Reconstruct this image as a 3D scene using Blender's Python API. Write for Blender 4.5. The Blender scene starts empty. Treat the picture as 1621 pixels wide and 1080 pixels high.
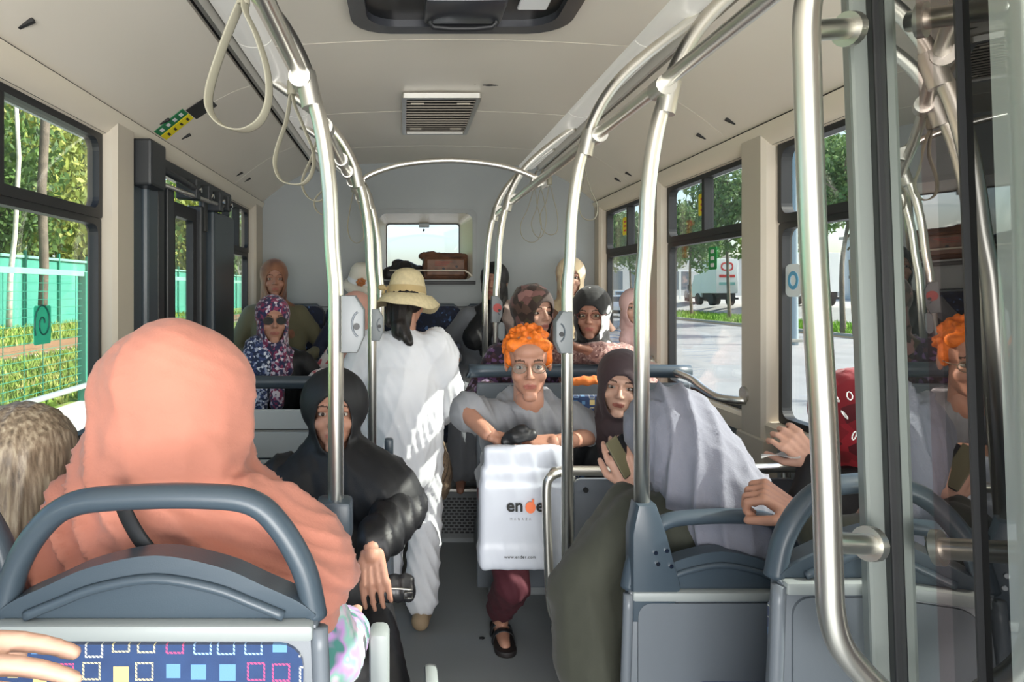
import bpy, bmesh, math, random
import numpy as np
from mathutils import Vector, Matrix, Euler
random.seed(7); rng = np.random.default_rng(7)
SC = bpy.context.scene; COL = SC.collection
F = 1100.0; CX, CY, EYE = 640.0, 460.0, 1.45
# ---------------------------------------------------------------- camera
cam_data = bpy.data.cameras.new('camera'); cam = bpy.data.objects.new('camera', cam_data)
COL.objects.link(cam); SC.camera = cam
cam.location = (0, 0, EYE); cam.rotation_euler = (math.pi/2, 0, 0)
cam_data.sensor_width = 36; cam_data.lens = F/1621*36
cam_data.shift_x = (810.5-CX)/1621; cam_data.shift_y = -(540-CY)/1621
cam_data.clip_start = .02; cam_data.clip_end = 800
# ---------------------------------------------------------------- world, sun, exposure
w = bpy.data.worlds.new('sky'); SC.world = w; w.use_nodes = True
wn = w.node_tree.nodes; wl = w.node_tree.links
bg = wn['Background']; sky = wn.new('ShaderNodeTexSky'); sky.sky_type = 'NISHITA'
sky.sun_disc = False; sky.sun_elevation = math.radians(40); sky.sun_rotation = math.radians(105)
sky.air_density = 1.0; sky.dust_density = 2.5
wl.new(sky.outputs[0], bg.inputs[0]); bg.inputs[1].default_value = .27
sd = bpy.data.lights.new('sun', 'SUN'); sun = bpy.data.objects.new('sun', sd); COL.objects.link(sun)
sd.energy = 6.4; sd.angle = math.radians(.6); sd.color = (1, .95, .86)
sun.rotation_euler = Vector((.80, -.03, .60)).to_track_quat('Z', 'Y').to_euler()
def area(name, loc, to, sx, sy, e, col=(1, 1, 1)):
    d = bpy.data.lights.new(name, 'AREA'); o = bpy.data.objects.new(name, d); COL.objects.link(o)
    d.shape = 'RECTANGLE'; d.size = sx; d.size_y = sy; d.energy = e; d.color = col
    o.location = loc; o.rotation_euler = (Vector(loc)-Vector(to)).to_track_quat('Z', 'Y').to_euler()
    return o
# added fill lamp, standing in for windscreen daylight, tilted up to brighten the ceiling
area('windscreen_fill', (.165, -1.8, 1.15), (.165, 2.2, 1.95), 2.2, 1.3, 125, (1, .98, .95))
SC.view_settings.view_transform = 'Standard'; SC.view_settings.look = 'None'
SC.view_settings.gamma = 1; SC.view_settings.use_curve_mapping = False
SC.view_settings.exposure = 0.5
SC.cycles.max_bounces = 10; SC.cycles.diffuse_bounces = 5; SC.cycles.transparent_max_bounces = 24
# ---------------------------------------------------------------- helpers
def P(px, py, Y): return Vector(((px-CX)*Y/F, Y, EYE-(py-CY)*Y/F))
TMP = bpy.data.scenes.new('workbench')
class NG:
    """tiny node-graph helper"""
    def __init__(s, mat):
        s.t = mat.node_tree; s.n = s.t.nodes; s.l = s.t.links
    def put(s, node, i, v):
        if v is None: return
        if isinstance(v, bpy.types.NodeSocket): s.l.new(v, node.inputs[i])
        else: node.inputs[i].default_value = v
    def m(s, op, a, b=None, c=None):
        n = s.n.new('ShaderNodeMath'); n.operation = op
        s.put(n, 0, a); s.put(n, 1, b); s.put(n, 2, c); return n.outputs[0]
    def mix(s, f, a, b):
        n = s.n.new('ShaderNodeMix'); n.data_type = 'RGBA'
        s.put(n, 0, f); s.put(n, 6, a); s.put(n, 7, b); return n.outputs[2]
    def coord(s, kind='Object'):
        return s.n.new('ShaderNodeTexCoord').outputs[kind]
    def noise(s, vec, scale, detail=3, rough=.5):
        n = s.n.new('ShaderNodeTexNoise'); s.l.new(vec, n.inputs['Vector'])
        n.inputs['Scale'].default_value = scale; n.inputs['Detail'].default_value = detail
        n.inputs['Roughness'].default_value = rough; return n
    def ramp(s, fac, stops, const=False):
        n = s.n.new('ShaderNodeValToRGB'); s.l.new(fac, n.inputs[0])
        if const: n.color_ramp.interpolation = 'CONSTANT'
        e = n.color_ramp.elements
        while len(e) < len(stops): e.new(.5)
        for k, (p, c) in enumerate(stops): e[k].position = p; e[k].color = c4(c)
        return n.outputs[0]
def c4(c): return (c[0], c[1], c[2], 1)
def srgb(h):
    v = [int(h[i:i+2], 16)/255 for i in (0, 2, 4)]
    return tuple(x/12.92 if x < .04045 else ((x+.055)/1.055)**2.4 for x in v)
def M(name, col, rough=.5, metal=0, var=None, bump=None, spec=None, sheen=0, trans=0, emit=None, sss=0):
    m = bpy.data.materials.new(name); m.use_nodes = True
    g = NG(m); b = g.n['Principled BSDF']
    if isinstance(col, str): col = srgb(col)
    b.inputs['Base Color'].default_value = c4(col); b.inputs['Roughness'].default_value = rough
    b.inputs['Metallic'].default_value = metal
    if spec is not None: b.inputs['Specular IOR Level'].default_value = spec
    if sheen: b.inputs['Sheen Weight'].default_value = sheen
    if sss:
        b.inputs['Subsurface Weight'].default_value = sss; b.inputs['Subsurface Radius'].default_value = (.012, .005, .003)
    if var:
        nz = g.noise(g.coord(), var[0], 4); f = var[1]
        o = g.ramp(nz.outputs[0], [(.3, tuple(max(0, x*(1-f)) for x in col)), (.7, tuple(min(1, x*(1+f)) for x in col))])
        g.l.new(o, b.inputs['Base Color'])
    if bump:
        nz = g.noise(g.coord(), bump[0], 3); bp = g.n.new('ShaderNodeBump')
        bp.inputs['Strength'].default_value = bump[1]; bp.inputs['Distance'].default_value = bump[2] if len(bump) > 2 else .002
        g.l.new(nz.outputs[0], bp.inputs['Height']); g.l.new(bp.outputs[0], b.inputs['Normal'])
    if trans: b.inputs['Transmission Weight'].default_value = trans
    if emit: b.inputs['Emission Color'].default_value = c4(emit[0]); b.inputs['Emission Strength'].default_value = emit[1]
    return m
def Mpat(name, stops, scale=40, kind='voronoi', rough=.8, const=True, warp=0, bump=None):
    """patterned cloth: blotches of the listed colours"""
    m = M(name, (.5, .5, .5), rough, sheen=.2, bump=bump); g = NG(m); b = g.n['Principled BSDF']
    co = g.coord()
    if kind == 'voronoi':
        n = g.n.new('ShaderNodeTexVoronoi'); g.l.new(co, n.inputs['Vector']); n.inputs['Scale'].default_value = scale
        s = g.n.new('ShaderNodeSeparateColor'); g.l.new(n.outputs['Color'], s.inputs[0]); f = s.outputs[0]
    elif kind == 'wave':
        n = g.n.new('ShaderNodeTexWave'); n.bands_direction = 'Z'; g.l.new(co, n.inputs['Vector']); n.inputs['Scale'].default_value = scale
        n.inputs['Distortion'].default_value = warp; f = n.outputs['Fac']
    else:
        n = g.noise(co, scale, 2, .6); f = n.outputs[0]
    g.l.new(g.ramp(f, [(p, srgb(c)) for p, c in stops], const), b.inputs['Base Color'])
    return m
def Mglass(name='window glass', tint=(.93, .96, .95), refl=1.0):
    m = bpy.data.materials.new(name); m.use_nodes = True; g = NG(m); g.n.remove(g.n['Principled BSDF'])
    tr = g.n.new('ShaderNodeBsdfTransparent'); tr.inputs[0].default_value = c4(tint)
    gl = g.n.new('ShaderNodeBsdfGlossy'); gl.inputs[0].default_value = (refl, refl, refl, 1); gl.inputs['Roughness'].default_value = .02
    fr = g.n.new('ShaderNodeLayerWeight'); fr.inputs[0].default_value = .5
    fac = g.m('MULTIPLY_ADD', g.m('POWER', fr.outputs['Facing'], 5.0), .9, .03)
    mx = g.n.new('ShaderNodeMixShader'); g.l.new(fac, mx.inputs[0])
    g.l.new(tr.outputs[0], mx.inputs[1]); g.l.new(gl.outputs[0], mx.inputs[2])
    g.l.new(mx.outputs[0], g.n['Material Output'].inputs[0]); return m
OFF = {}
def tag(o, label=None, cat=None, group=None, kind=None):
    if label: o['label'] = label
    if cat: o['category'] = cat
    if group: o['group'] = group
    if kind: o['kind'] = kind
    return o
def thing(name, label, cat, loc, group=None, kind=None):
    o = bpy.data.objects.new(name, None); COL.objects.link(o); o.location = loc
    o.empty_display_size = .05
    OFF[o.name] = Vector(loc); return tag(o, label, cat, group, kind)
def link(name, me, mat, parent=None):
    o = bpy.data.objects.new(name, me); COL.objects.link(o)
    if mat is not None and not me.materials:
        for q in (mat if isinstance(mat, (list, tuple)) else [mat]): me.materials.append(q)
    if parent is not None:
        o.parent = parent
        off = OFF.get(parent.name)
        if off is not None: o.matrix_parent_inverse = Matrix.Translation(-off)
    return o
def obj(name, bm, mat, parent=None, smooth=False, angle=None):
    me = bpy.data.meshes.new(name)
    bmesh.ops.recalc_face_normals(bm, faces=bm.faces)
    if smooth:
        for f in bm.faces: f.smooth = True
    bm.to_mesh(me); bm.free()
    if smooth and angle: me.set_sharp_from_angle(angle=math.radians(angle))
    return link(name, me, mat, parent)
def struct(name, bm, mat, parent=None, smooth=False, angle=None):
    o = obj(name, bm, mat, parent, smooth, angle)
    if parent is None: o['kind'] = 'structure'
    return o
def B(bm, x0, x1, y0, y1, z0, z1, bev=0, rot=None, seg=2):
    c = Vector(((x0+x1)/2, (y0+y1)/2, (z0+z1)/2)); s = (abs(x1-x0), abs(y1-y0), abs(z1-z0))
    mt = Matrix.Translation(c) @ (rot.to_4x4() if rot else Matrix()) @ Matrix.Diagonal((*s, 1))
    r = bmesh.ops.create_cube(bm, size=1, matrix=mt)
    if bev:
        es = list({e for v in r['verts'] for e in v.link_edges})
        bmesh.ops.bevel(bm, geom=es, offset=bev, segments=seg, affect='EDGES', profile=.5)
    return bm
def box(x0, x1, y0, y1, z0, z1, bev=0, rot=None, seg=2): return B(bmesh.new(), x0, x1, y0, y1, z0, z1, bev, rot, seg)
def smooth_path(pts, n=6, closed=False):
    pts = [Vector(p) for p in pts]; out = []; L = len(pts)
    rngk = range(L) if closed else range(L-1)
    for i in rngk:
        if closed: a, b, c, d = pts[i-1], pts[i], pts[(i+1) % L], pts[(i+2) % L]
        else: a, b, c, d = pts[max(i-1, 0)], pts[i], pts[i+1], pts[min(i+2, L-1)]
        for k in range(n):
            t = k/n
            out.append(.5*((2*b)+(-a+c)*t+(2*a-5*b+4*c-d)*t*t+(-a+3*b-3*c+d)*t**3))
    if not closed: out.append(pts[-1])
    return out
def T(bm, pts, r, seg=12, closed=False, flat=None, up=None, caps=True):
    """sweep: r a radius or list; flat=(rx, ry) gives an oval section"""
    pts = [Vector(p) for p in pts]; L = len(pts); rings = []
    def tan(i):
        a = pts[(i-1) % L] if (closed or i > 0) else pts[0]
        b = pts[(i+1) % L] if (closed or i < L-1) else pts[-1]
        return (b-a).normalized()
    t0 = tan(0); nrm = Vector(up) if up else (Vector((0, 0, 1)) if abs(t0.z) < .9 else Vector((0, 1, 0)))
    nrm = (nrm-t0*nrm.dot(t0)).normalized()
    for i in range(L):
        t = tan(i)
        if up: nrm = Vector(up)
        nrm = (nrm-t*nrm.dot(t)).normalized()
        bn = t.cross(nrm)
        rr = r[i] if isinstance(r, (list, tuple)) else r
        fx, fy = flat if flat else (rr, rr)
        rings.append([bm.verts.new(pts[i]+nrm*math.cos(a)*fx+bn*math.sin(a)*fy) for a in (2*math.pi*k/seg for k in range(seg))])
    for i in range(L if closed else L-1):
        a, b = rings[i], rings[(i+1) % L]
        for k in range(seg): bm.faces.new((a[k], a[(k+1) % seg], b[(k+1) % seg], b[k]))
    if not closed and caps: bm.faces.new(rings[0][::-1]); bm.faces.new(rings[-1])
    return bm
def tube(pts, r, seg=12, n=0, **k):
    cl = k.get('closed', False)
    if n: pts = smooth_path(pts, n, cl)
    return T(bmesh.new(), pts, r, seg, **k)
def EL(bm, c, rad, rot=None, sub=3):
    mt = Matrix.Translation(Vector(c)) @ (rot.to_4x4() if rot else Matrix()) @ Matrix.Diagonal((*rad, 1))
    bmesh.ops.create_icosphere(bm, subdivisions=sub, radius=1, matrix=mt); return bm
def CYL(bm, a, b, r, seg=16, r2=None):
    a, b = Vector(a), Vector(b); d = b-a
    mt = Matrix.Translation((a+b)/2) @ d.to_track_quat('Z', 'Y').to_matrix().to_4x4()
    bmesh.ops.create_cone(bm, cap_ends=True, segments=seg, radius1=r, radius2=r if r2 is None else r2, depth=d.length, matrix=mt); return bm
def PR(bm, poly, axis, a, b, bev=0):
    """extrude a 2-D polygon; axis 'x','y','z' is the extrusion direction"""
    def v(p, t):
        return {'x': (t, p[0], p[1]), 'y': (p[0], t, p[1]), 'z': (p[0], p[1], t)}[axis]
    va = [bm.verts.new(v(p, a)) for p in poly]; vb = [bm.verts.new(v(p, b)) for p in poly]; n = len(poly)
    fs = [bm.faces.new(va), bm.faces.new(vb[::-1])]
    for i in range(n): fs.append(bm.faces.new((va[i], va[(i+1) % n], vb[(i+1) % n], vb[i])))
    if bev:
        es = list(set(fs[0].edges) | set(fs[1].edges))
        bmesh.ops.bevel(bm, geom=es, offset=bev, segments=2, affect='EDGES', profile=.5)
    return bm
def prism(poly, axis, a, b, bev=0): return PR(bmesh.new(), poly, axis, a, b, bev)
def rrect(x0, x1, z0, z1, r, n=5):
    out = []
    for cx, cz, a0 in ((x1-r, z1-r, 0), (x0+r, z1-r, 90), (x0+r, z0+r, 180), (x1-r, z0+r, 270)):
        for k in range(n+1):
            a = math.radians(a0+90*k/n); out.append((cx+r*math.cos(a), cz+r*math.sin(a)))
    return out
def FR(bm, outer, inner, axis, a, b):
    """ring between two outlines with the same number of points"""
    def v(p, t): return {'x': (t, p[0], p[1]), 'y': (p[0], t, p[1]), 'z': (p[0], p[1], t)}[axis]
    n = len(outer)
    oa, ob, ia, ib = [[bm.verts.new(v(p, t)) for p in pl] for pl, t in ((outer, a), (outer, b), (inner, a), (inner, b))]
    for i in range(n):
        j = (i+1) % n
        bm.faces.new((oa[i], oa[j], ia[j], ia[i])); bm.faces.new((ob[j], ob[i], ib[i], ib[j]))
        bm.faces.new((oa[j], oa[i], ob[i], ob[j])); bm.faces.new((ia[i], ia[j], ib[j], ib[i]))
    return bm
def CAP(bm, p0, p1, r0, r1, seg=14):
    """tapered capsule"""
    p0, p1 = Vector(p0), Vector(p1); d = p1-p0; L = d.length
    if L < 1e-5: return EL(bm, p0, (r0,)*3, sub=2)
    d.normalize(); pts = []; rs = []
    for k in range(5):
        a = math.pi/2*k/5; pts.append(p0-d*r0*math.cos(a)); rs.append(max(r0*math.sin(a), .0004))
    pts.append(p0); rs.append(r0); pts.append(p1); rs.append(r1)
    for k in range(1, 6):
        a = math.pi/2*k/5; pts.append(p1+d*r1*math.sin(a)); rs.append(max(r1*math.cos(a), .0004))
    return T(bm, pts, rs, seg)
def evalmesh(o):
    TMP.collection.objects.link(o); vl = TMP.view_layers[0]; vl.update()
    dg = vl.depsgraph; me = bpy.data.meshes.new_from_object(o.evaluated_get(dg))
    TMP.collection.objects.unlink(o); return me
def sculpt(prims, voxel, smooth=4, factor=.5):
    """union of solids grown together into one skin"""
    bm = bmesh.new()
    for p in prims:
        if p[0] == 'c': CAP(bm, *p[1:])
        elif p[0] == 'e': EL(bm, *p[1:])
        elif p[0] == 'b': B(bm, *p[1:])
        elif p[0] == 't': T(bm, *p[1:])
    bmesh.ops.recalc_face_normals(bm, faces=bm.faces)
    me = bpy.data.meshes.new('raw'); bm.to_mesh(me); bm.free()
    o = bpy.data.objects.new('raw', me)
    r = o.modifiers.new('r', 'REMESH'); r.mode = 'VOXEL'; r.voxel_size = voxel
    s = o.modifiers.new('s', 'SMOOTH'); s.iterations = smooth; s.factor = factor
    out = evalmesh(o); bpy.data.objects.remove(o); bpy.data.meshes.remove(me)
    out.materials.clear(); out.shade_smooth(); return out
def coords(me):
    a = np.empty(len(me.vertices)*3, np.float32); me.vertices.foreach_get('co', a); return a.reshape(-1, 3)
def normals(me):
    a = np.empty(len(me.vertices)*3, np.float32); me.vertices.foreach_get('normal', a); return a.reshape(-1, 3)
def setco(me, a): me.vertices.foreach_set('co', a.astype(np.float32).ravel()); me.update()
def wrinkle(me, amp=.006, freq=28, k=(1, .4, .15), seed=1, fine=.35, mask=None, head=None):
    """cloth folds: warped ridges running across direction k"""
    if freq < 60: freq *= 2.6
    r = np.random.default_rng(seed); c = coords(me); n = normals(me)
    jit = np.array([1, 1, 1.0 if k[2] else .06])
    a = np.array(k, float); a /= np.linalg.norm(a); d = np.zeros(len(c))
    for j in range(4):
        aa = a+r.normal(0, .28, 3)*jit; f = freq*(.55+.5*j)*(r.uniform(.8, 1.2)); wv = r.normal(0, 5, 3)*jit; ph = r.uniform(0, 6, 2)
        s = np.sin(c@aa*f+1.6*np.sin(c@wv+ph[0])+ph[1])
        d += ((1-np.abs(s))**1.5-.3)*1.25*amp/(1+j*.8)*(1 if j < 2 else fine)*(.6+.4*np.sin(c@r.normal(0, 6, 3)+ph[0]))
    if mask is not None: d = d*mask(c)
    if head is not None:
        q = np.linalg.norm(c-np.array(head), axis=1); d = np.where(q < .14, np.abs(d)*np.clip((q-.05)/.16, .3, 1), d)
    setco(me, c+n*d[:, None]); return me
def textmesh(body, size, ext=.0006, mat=None, spacing=1.0, bold=0):
    cu = bpy.data.curves.new('t', 'FONT'); cu.body = body; cu.size = size; cu.extrude = ext; cu.align_x = 'LEFT'; cu.space_character = spacing
    cu.offset = bold
    o = bpy.data.objects.new('t', cu); me = evalmesh(o); bpy.data.objects.remove(o)
    me.materials.clear(); return me
def text(name, body, size, mat, parent, loc, rot=(math.pi/2, 0, 0), **k):
    me = textmesh(body, size, **k)
    me.transform(Matrix.Translation(Vector(loc)) @ Euler(rot).to_matrix().to_4x4())
    return link(name, me, mat, parent)
# ---------------------------------------------------------------- materials
m_ceil = M('warm white ceiling panel', srgb('e0d9cb'), .42, var=(1.2, .03), bump=(6, .05))
m_wallgrey = M('pale grey rear wall', srgb('93999a'), .5, bump=(120, .08))
m_fascia = M('cream fascia', srgb('ddd4c2'), .35)
m_lower = M('grey lower wall', srgb('767a7a'), .6, bump=(150, .15))
m_sill = M('cream sill', srgb('c9c0ae'), .45)
m_pillar = M('beige pillar plastic', srgb('bdb5a6'), .5)
m_black = M('black rubber', (.012, .013, .015), .5)
m_seam = M('dark seam', (.02, .02, .02), .8)
m_doorgrey = M('blue grey door enamel', srgb('3b464e'), .35)
m_doordark = M('dark door profile', srgb('24282b'), .4)
m_floor = M('speckled grey vinyl', srgb('6a6f71'), .55, bump=(400, .1))
g = NG(m_floor); nz = g.noise(g.coord(), 900, 1); nb = g.noise(g.coord(), 3, 3)
g.l.new(g.mix(nb.outputs[0], g.ramp(nz.outputs[0], [(.35, srgb('74797b')), (.6, srgb('999ea0')), (.72, srgb('b4b9bb'))]), c4(srgb('858b8d'))), g.n['Principled BSDF'].inputs['Base Color'])
m_steel = M('brushed stainless steel', (.80, .78, .72), .33, 1)
m_steel2 = M('dull cast steel', (.62, .61, .57), .42, 1)
m_glass = Mglass()
m_seatgrey = M('slate grey seat plastic', srgb('646b72'), .38, bump=(500, .06))
m_seatdark = M('dark blue grey seat plastic', srgb('3e4a54'), .36, bump=(500, .06))
m_seatlight = M('pale grey seat band', srgb('8d9494'), .45)
m_box = M('grey button housing', srgb('7c8184'), .45)
m_strap = M('grey strap webbing', srgb('8b8878'), .6)
m_chrome = M('chrome', (.8, .8, .8), .12, 1)
m_white = M('white plastic', (.75, .76, .76), .4)
def Mfabric():
    m = M('blue seat fabric with little squares', srgb('23406f'), .85, sheen=.3, bump=(900, .2)); g = NG(m)
    co = g.coord(); s = g.n.new('ShaderNodeSeparateXYZ'); g.l.new(co, s.inputs[0])
    u = g.m('MULTIPLY', s.outputs[0], 28.0); v = g.m('MULTIPLY', s.outputs[2], 28.0)
    cu, cv = g.m('FLOOR', u), g.m('FLOOR', v)
    def rnd(seed):
        n = g.n.new('ShaderNodeTexWhiteNoise'); n.noise_dimensions = '3D'; cb = g.n.new('ShaderNodeCombineXYZ')
        g.l.new(cu, cb.inputs[0]); g.l.new(cv, cb.inputs[1]); cb.inputs[2].default_value = seed
        g.l.new(cb.outputs[0], n.inputs[0]); return n.outputs['Value']
    r1, r2, r3, r4 = rnd(1.5), rnd(7.5), rnd(12.5), rnd(19.5)
    ox = g.m('MULTIPLY_ADD', r3, .2, .4); oz = g.m('MULTIPLY_ADD', r4, .2, .4)
    fu = g.m('ABSOLUTE', g.m('SUBTRACT', g.m('FRACT', u), ox)); fv = g.m('ABSOLUTE', g.m('SUBTRACT', g.m('FRACT', v), oz))
    d = g.m('MAXIMUM', fu, fv)
    filled = g.m('LESS_THAN', r1, .45); size = g.m('MULTIPLY_ADD', r2, .14, .19)
    fill = g.m('MULTIPLY', g.m('LESS_THAN', d, size), filled)
    ring = g.m('MULTIPLY', g.m('LESS_THAN', g.m('ABSOLUTE', g.m('SUBTRACT', d, .3)), .035), g.m('SUBTRACT', 1.0, filled))
    dash = g.m('GREATER_THAN', g.m('FRACT', g.m('MULTIPLY', g.m('ADD', u, v), 7.0)), .3)
    ring = g.m('MULTIPLY', ring, dash)
    colf = g.ramp(r3, [(0, srgb('5f8db8')), (.55, srgb('4f7eae')), (.78, srgb('cdb87c')), (.9, srgb('3c8a3c'))], True)
    colr = g.ramp(r4, [(0, srgb('d8d8cc')), (.35, srgb('8fb4dc')), (.6, srgb('c8487a')), (.8, srgb('e2d49a'))], True)
    base = g.mix(g.noise(co, 30, 2).outputs[0], c4(srgb('1c3159')), c4(srgb('284572')))
    c = g.mix(fill, base, colf); c = g.mix(ring, c, colr)
    g.l.new(c, g.n['Principled BSDF'].inputs['Base Color']); return m
m_fabric = Mfabric()
m_fabdark = Mpat('dark navy seat fabric with dots', [(0, '141d33'), (.8, '1c2a4a'), (.93, '4a6a9a')], 60)
# ================================================================ THE BUS SHELL
XL, XR, YB, YF = -1.01, 1.34, 4.74, -1.2
XC = .165
# floor: low aisle, then steps up to the rear bench
fl = thing('floor', None, None, (XC, 2, 0), kind='structure')
for k in ('label', 'category'):
    if k in fl: del fl[k]
obj('low_floor', box(XL-.03, XR+.03, YF, 4.0, -.06, 0), m_floor, fl)
obj('step', box(XL, XR, 4.0, YB, 0, .31), m_floor, fl)
m_riser = M('dark ribbed riser', srgb('6e7173'), .6)
obj('riser_panel', box(XL, XR, 3.985, 4.0, .03, .3), m_riser, fl)
obj('step_nosing', box(XL, XR, 3.965, 4.02, .298, .318, .004), m_steel2, fl)
def grille(x0, x1, z0, z1, Y, nx, nz, par):
    bm = bmesh.new()
    dx = (x1-x0)/nx; dz = (z1-z0)/nz
    for i in range(nx):
        for j in range(nz):
            ox = (j % 2)*dx*.5
            B(bm, x0+i*dx+ox, x0+i*dx+ox+dx*.7, Y-.004, Y+.004, z0+j*dz, z0+j*dz+dz*.45)
    return obj('vent_slots', bm, m_black, par)
grille(.17, .44, .06, .27, 3.981, 9, 12, fl); grille(.55, .80, .06, .27, 3.981, 9, 12, fl)
obj('bench_plinth', box(XL, XR, 4.22, YB, .31, .52), m_riser, fl)
obj('plinth_trim', box(XL, XR, 4.205, 4.222, .49, .525), m_sill, fl)
# side walls ---------------------------------------------------------
ZS, ZH = .974, 1.965      # sill and window head
def side_wall(name, X, sgn, spans, solid):
    """sgn +1 right, -1 left: wall body lies outward from X"""
    t = thing(name, None, None, (X, 2, 0), kind='structure')
    for k in ('label', 'category'):
        if k in t: del t[k]
    xo = X+sgn*.07
    for a, b in solid:
        obj('lower_panel', box(X, xo, a, b, -.3, ZS-.055), m_lower, t)
        bm = prism([(X-sgn*.0, ZS-.075), (X-sgn*.028, ZS-.07), (X-sgn*.034, ZS-.012), (X-sgn*.02, ZS), (xo, ZS+.004), (xo, ZS-.075)], 'y', a, b)
        obj('sill', bm, m_sill, t)
        obj('outer_skin', box(xo, xo+sgn*.012, a, b, -.3, ZS), m_white, t)
    obj('head_beam', box(X-sgn*.01, xo+.0, YF, YB, ZH+.012, 2.12), m_black, t)
    obj('outer_head', box(xo, xo+sgn*.012, YF, YB, ZH, 2.5), m_white, t)
    return t
wr = side_wall('wall_right', XR, 1, None, [(YF, YB)])
wl_ = side_wall('wall_left', XL, -1, None, [(YF, 2.46), (3.98, YB)])
def pillar(X, sgn, y0, y1, par):
    xi = X-sgn*.045
    poly = [(y0+.012, xi), (y1-.012, xi), (y1, xi+sgn*.015), (y1, X+sgn*.05), (y0, X+sgn*.05), (y0, xi+sgn*.015)]
    bm = bmesh.new(); PR(bm, [(b, a) for a, b in poly], 'z', ZS-.09, 2.02)
    PR(bm, [(b, a) for a, b in [(y0-.02, X-sgn*.05), (y1+.02, X-sgn*.05), (y1+.02, X+sgn*.02), (y0-.02, X+sgn*.02)]], 'z', .6, ZS-.06, .008)
    obj('pillar', bm, m_pillar, par)
for a, b in ((2.515, 2.68), (3.55, 3.74), (4.62, YB)): pillar(XR, 1, a, b, wr)
pillar(XR, 1, .62, .8, wr)
for a, b in ((2.33, 2.49), (4.52, YB), (.6, .78)): pillar(XL, -1, a, b, wl_)
nwin = [0]
def window(X, sgn, y0, y1, zt=1.69, split=.5, latch=True):
    nwin[0] += 1
    t = thing('window_%d' % nwin[0], None, None, (X, (y0+y1)/2, ZS), kind='structure')
    for k in ('label', 'category'):
        if k in t: del t[k]
    x0, x1 = sorted((X+sgn*.004, X+sgn*.04))
    z0, z1 = ZS+.002, ZH+.015
    # lower light and upper sliding light, each a rounded black frame round a pane
    bm = bmesh.new()
    FR(bm, rrect(y0, y1, z0, zt, .012), rrect(y0+.022, y1-.022, z0+.022, zt-.022, .035), 'x', x0, x1)
    FR(bm, rrect(y0, y1, zt, z1, .012), rrect(y0+.024, y1-.024, zt+.03, z1-.028, .04), 'x', x0-.004*(sgn > 0), x1+.004*(sgn < 0))
    obj('window_frame', bm, m_black, t)
    xm = (x0+x1)/2
    obj('window_pane', box(xm-.003, xm+.003, y0+.015, y1-.015, z0+.015, zt-.015), m_glass, t)
    ys = y0+(y1-y0)*split
    obj('window_pane', box(xm-.003, xm+.003, y0+.015, ys, zt+.02, z1-.02), m_glass, t)
    obj('window_pane', box(xm+.005, xm+.011, ys-.005, y1-.015, zt+.02, z1-.02), m_glass, t)
    obj('mullion', box(x0-.003, x1+.003, ys-.014, ys+.014, zt+.01, z1-.01), m_black, t)
    if latch:
        xi = X-sgn*.012
        obj('latch', box(min(xi, X), max(xi, X), y0-.012, y0+.028, 1.78, 1.85, .003), m_black, t)
    return t
window(XR, 1, 3.745, 4.615); W2 = window(XR, 1, 2.695, 3.545); window(XR, 1, .81, 2.495, split=.45)
window(XR, 1, -1.1, .61)
window(XL, -1, 3.99, 4.51); window(XL, -1, .79, 2.325, split=.62); window(XL, -1, -1.1, .59)
# door on the left ----------------------------------------------------
d1 = thing('door_1', None, None, (XL, 3.2, 0), kind='structure')
for k in ('label', 'category'):
    if k in d1: del d1[k]
obj('door_post', box(XL-.05, XL+.03, 2.50, 2.60, -.3, 1.9, .01), m_doorgrey, d1)
obj('door_panel', box(XL-.05, XL+.05, 2.60, 2.72, -.3, 1.86, .015), m_doorgrey, d1)
for a, b, x in ((2.73, 2.80, .045), (2.81, 2.86, .02), (2.87, 2.95, .035), (2.955, 3.02, .0)):
    obj('door_stile', box(XL-.04, XL+x, a, b, -.3, 1.88, .006), m_doordark, d1)
bm = bmesh.new(); FR(bm, rrect(3.02, 3.36, -.25, 1.84, .01), rrect(3.05, 3.31, .1, 1.78, .02), 'x', XL-.03, XL+.005)
obj('door_leaf_frame', bm, m_black, d1)
obj('door_pane', box(XL-.016, XL-.01, 3.04, 3.32, .08, 1.8), m_glass, d1)
for a, b, x in ((3.36, 3.41, .03), (3.415, 3.52, .01)):
    obj('door_stile', box(XL-.04, XL+x, a, b, -.3, 1.86, .006), m_doordark, d1)
obj('door_panel', box(XL-.05, XL+.045, 3.53, 3.95, -.3, 1.86, .015), m_doorgrey, d1)
# closing mechanism above the door
mech = thing('door_mechanism', 'dark greasy linkage box with rods above the bus door', 'door mechanism', (XL, 3.2, 1.86))
obj('motor_housing', box(XL-.03, XL+.10, 2.50, 2.66, 1.83, 2.0, .01), m_doordark, mech)
obj('carrier_rail', box(XL-.02, XL+.04, 2.66, 3.9, 1.93, 1.985, .004), m_doordark, mech)
obj('linkage_rod', tube([(XL+.06, 2.6, 1.93), (XL+.09, 2.95, 1.9), (XL+.07, 3.1, 1.91)], .014, 10), m_doordark, mech, True)
obj('linkage_rod', tube([(XL+.03, 2.8, 1.88), (XL+.08, 3.2, 1.87), (XL+.05, 3.75, 1.9)], .010, 10), m_steel2, mech, True)
for y, h in ((3.1, .07), (3.3, .05), (3.5, .08), (3.66, .06)):
    obj('bracket', box(XL-.01, XL+.085, y, y+.06, 1.93-h, 1.95, .005), m_doordark, mech)
    obj('bolt', CYL(bmesh.new(), (XL+.085, y+.03, 1.90), (XL+.098, y+.03, 1.90), .012, 8), m_chrome, mech)
obj('pivot_cylinder', CYL(bmesh.new(), (XL+.02, 3.42, 1.74), (XL+.02, 3.42, 1.92), .022, 14), m_doordark, mech, True, 40)
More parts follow.
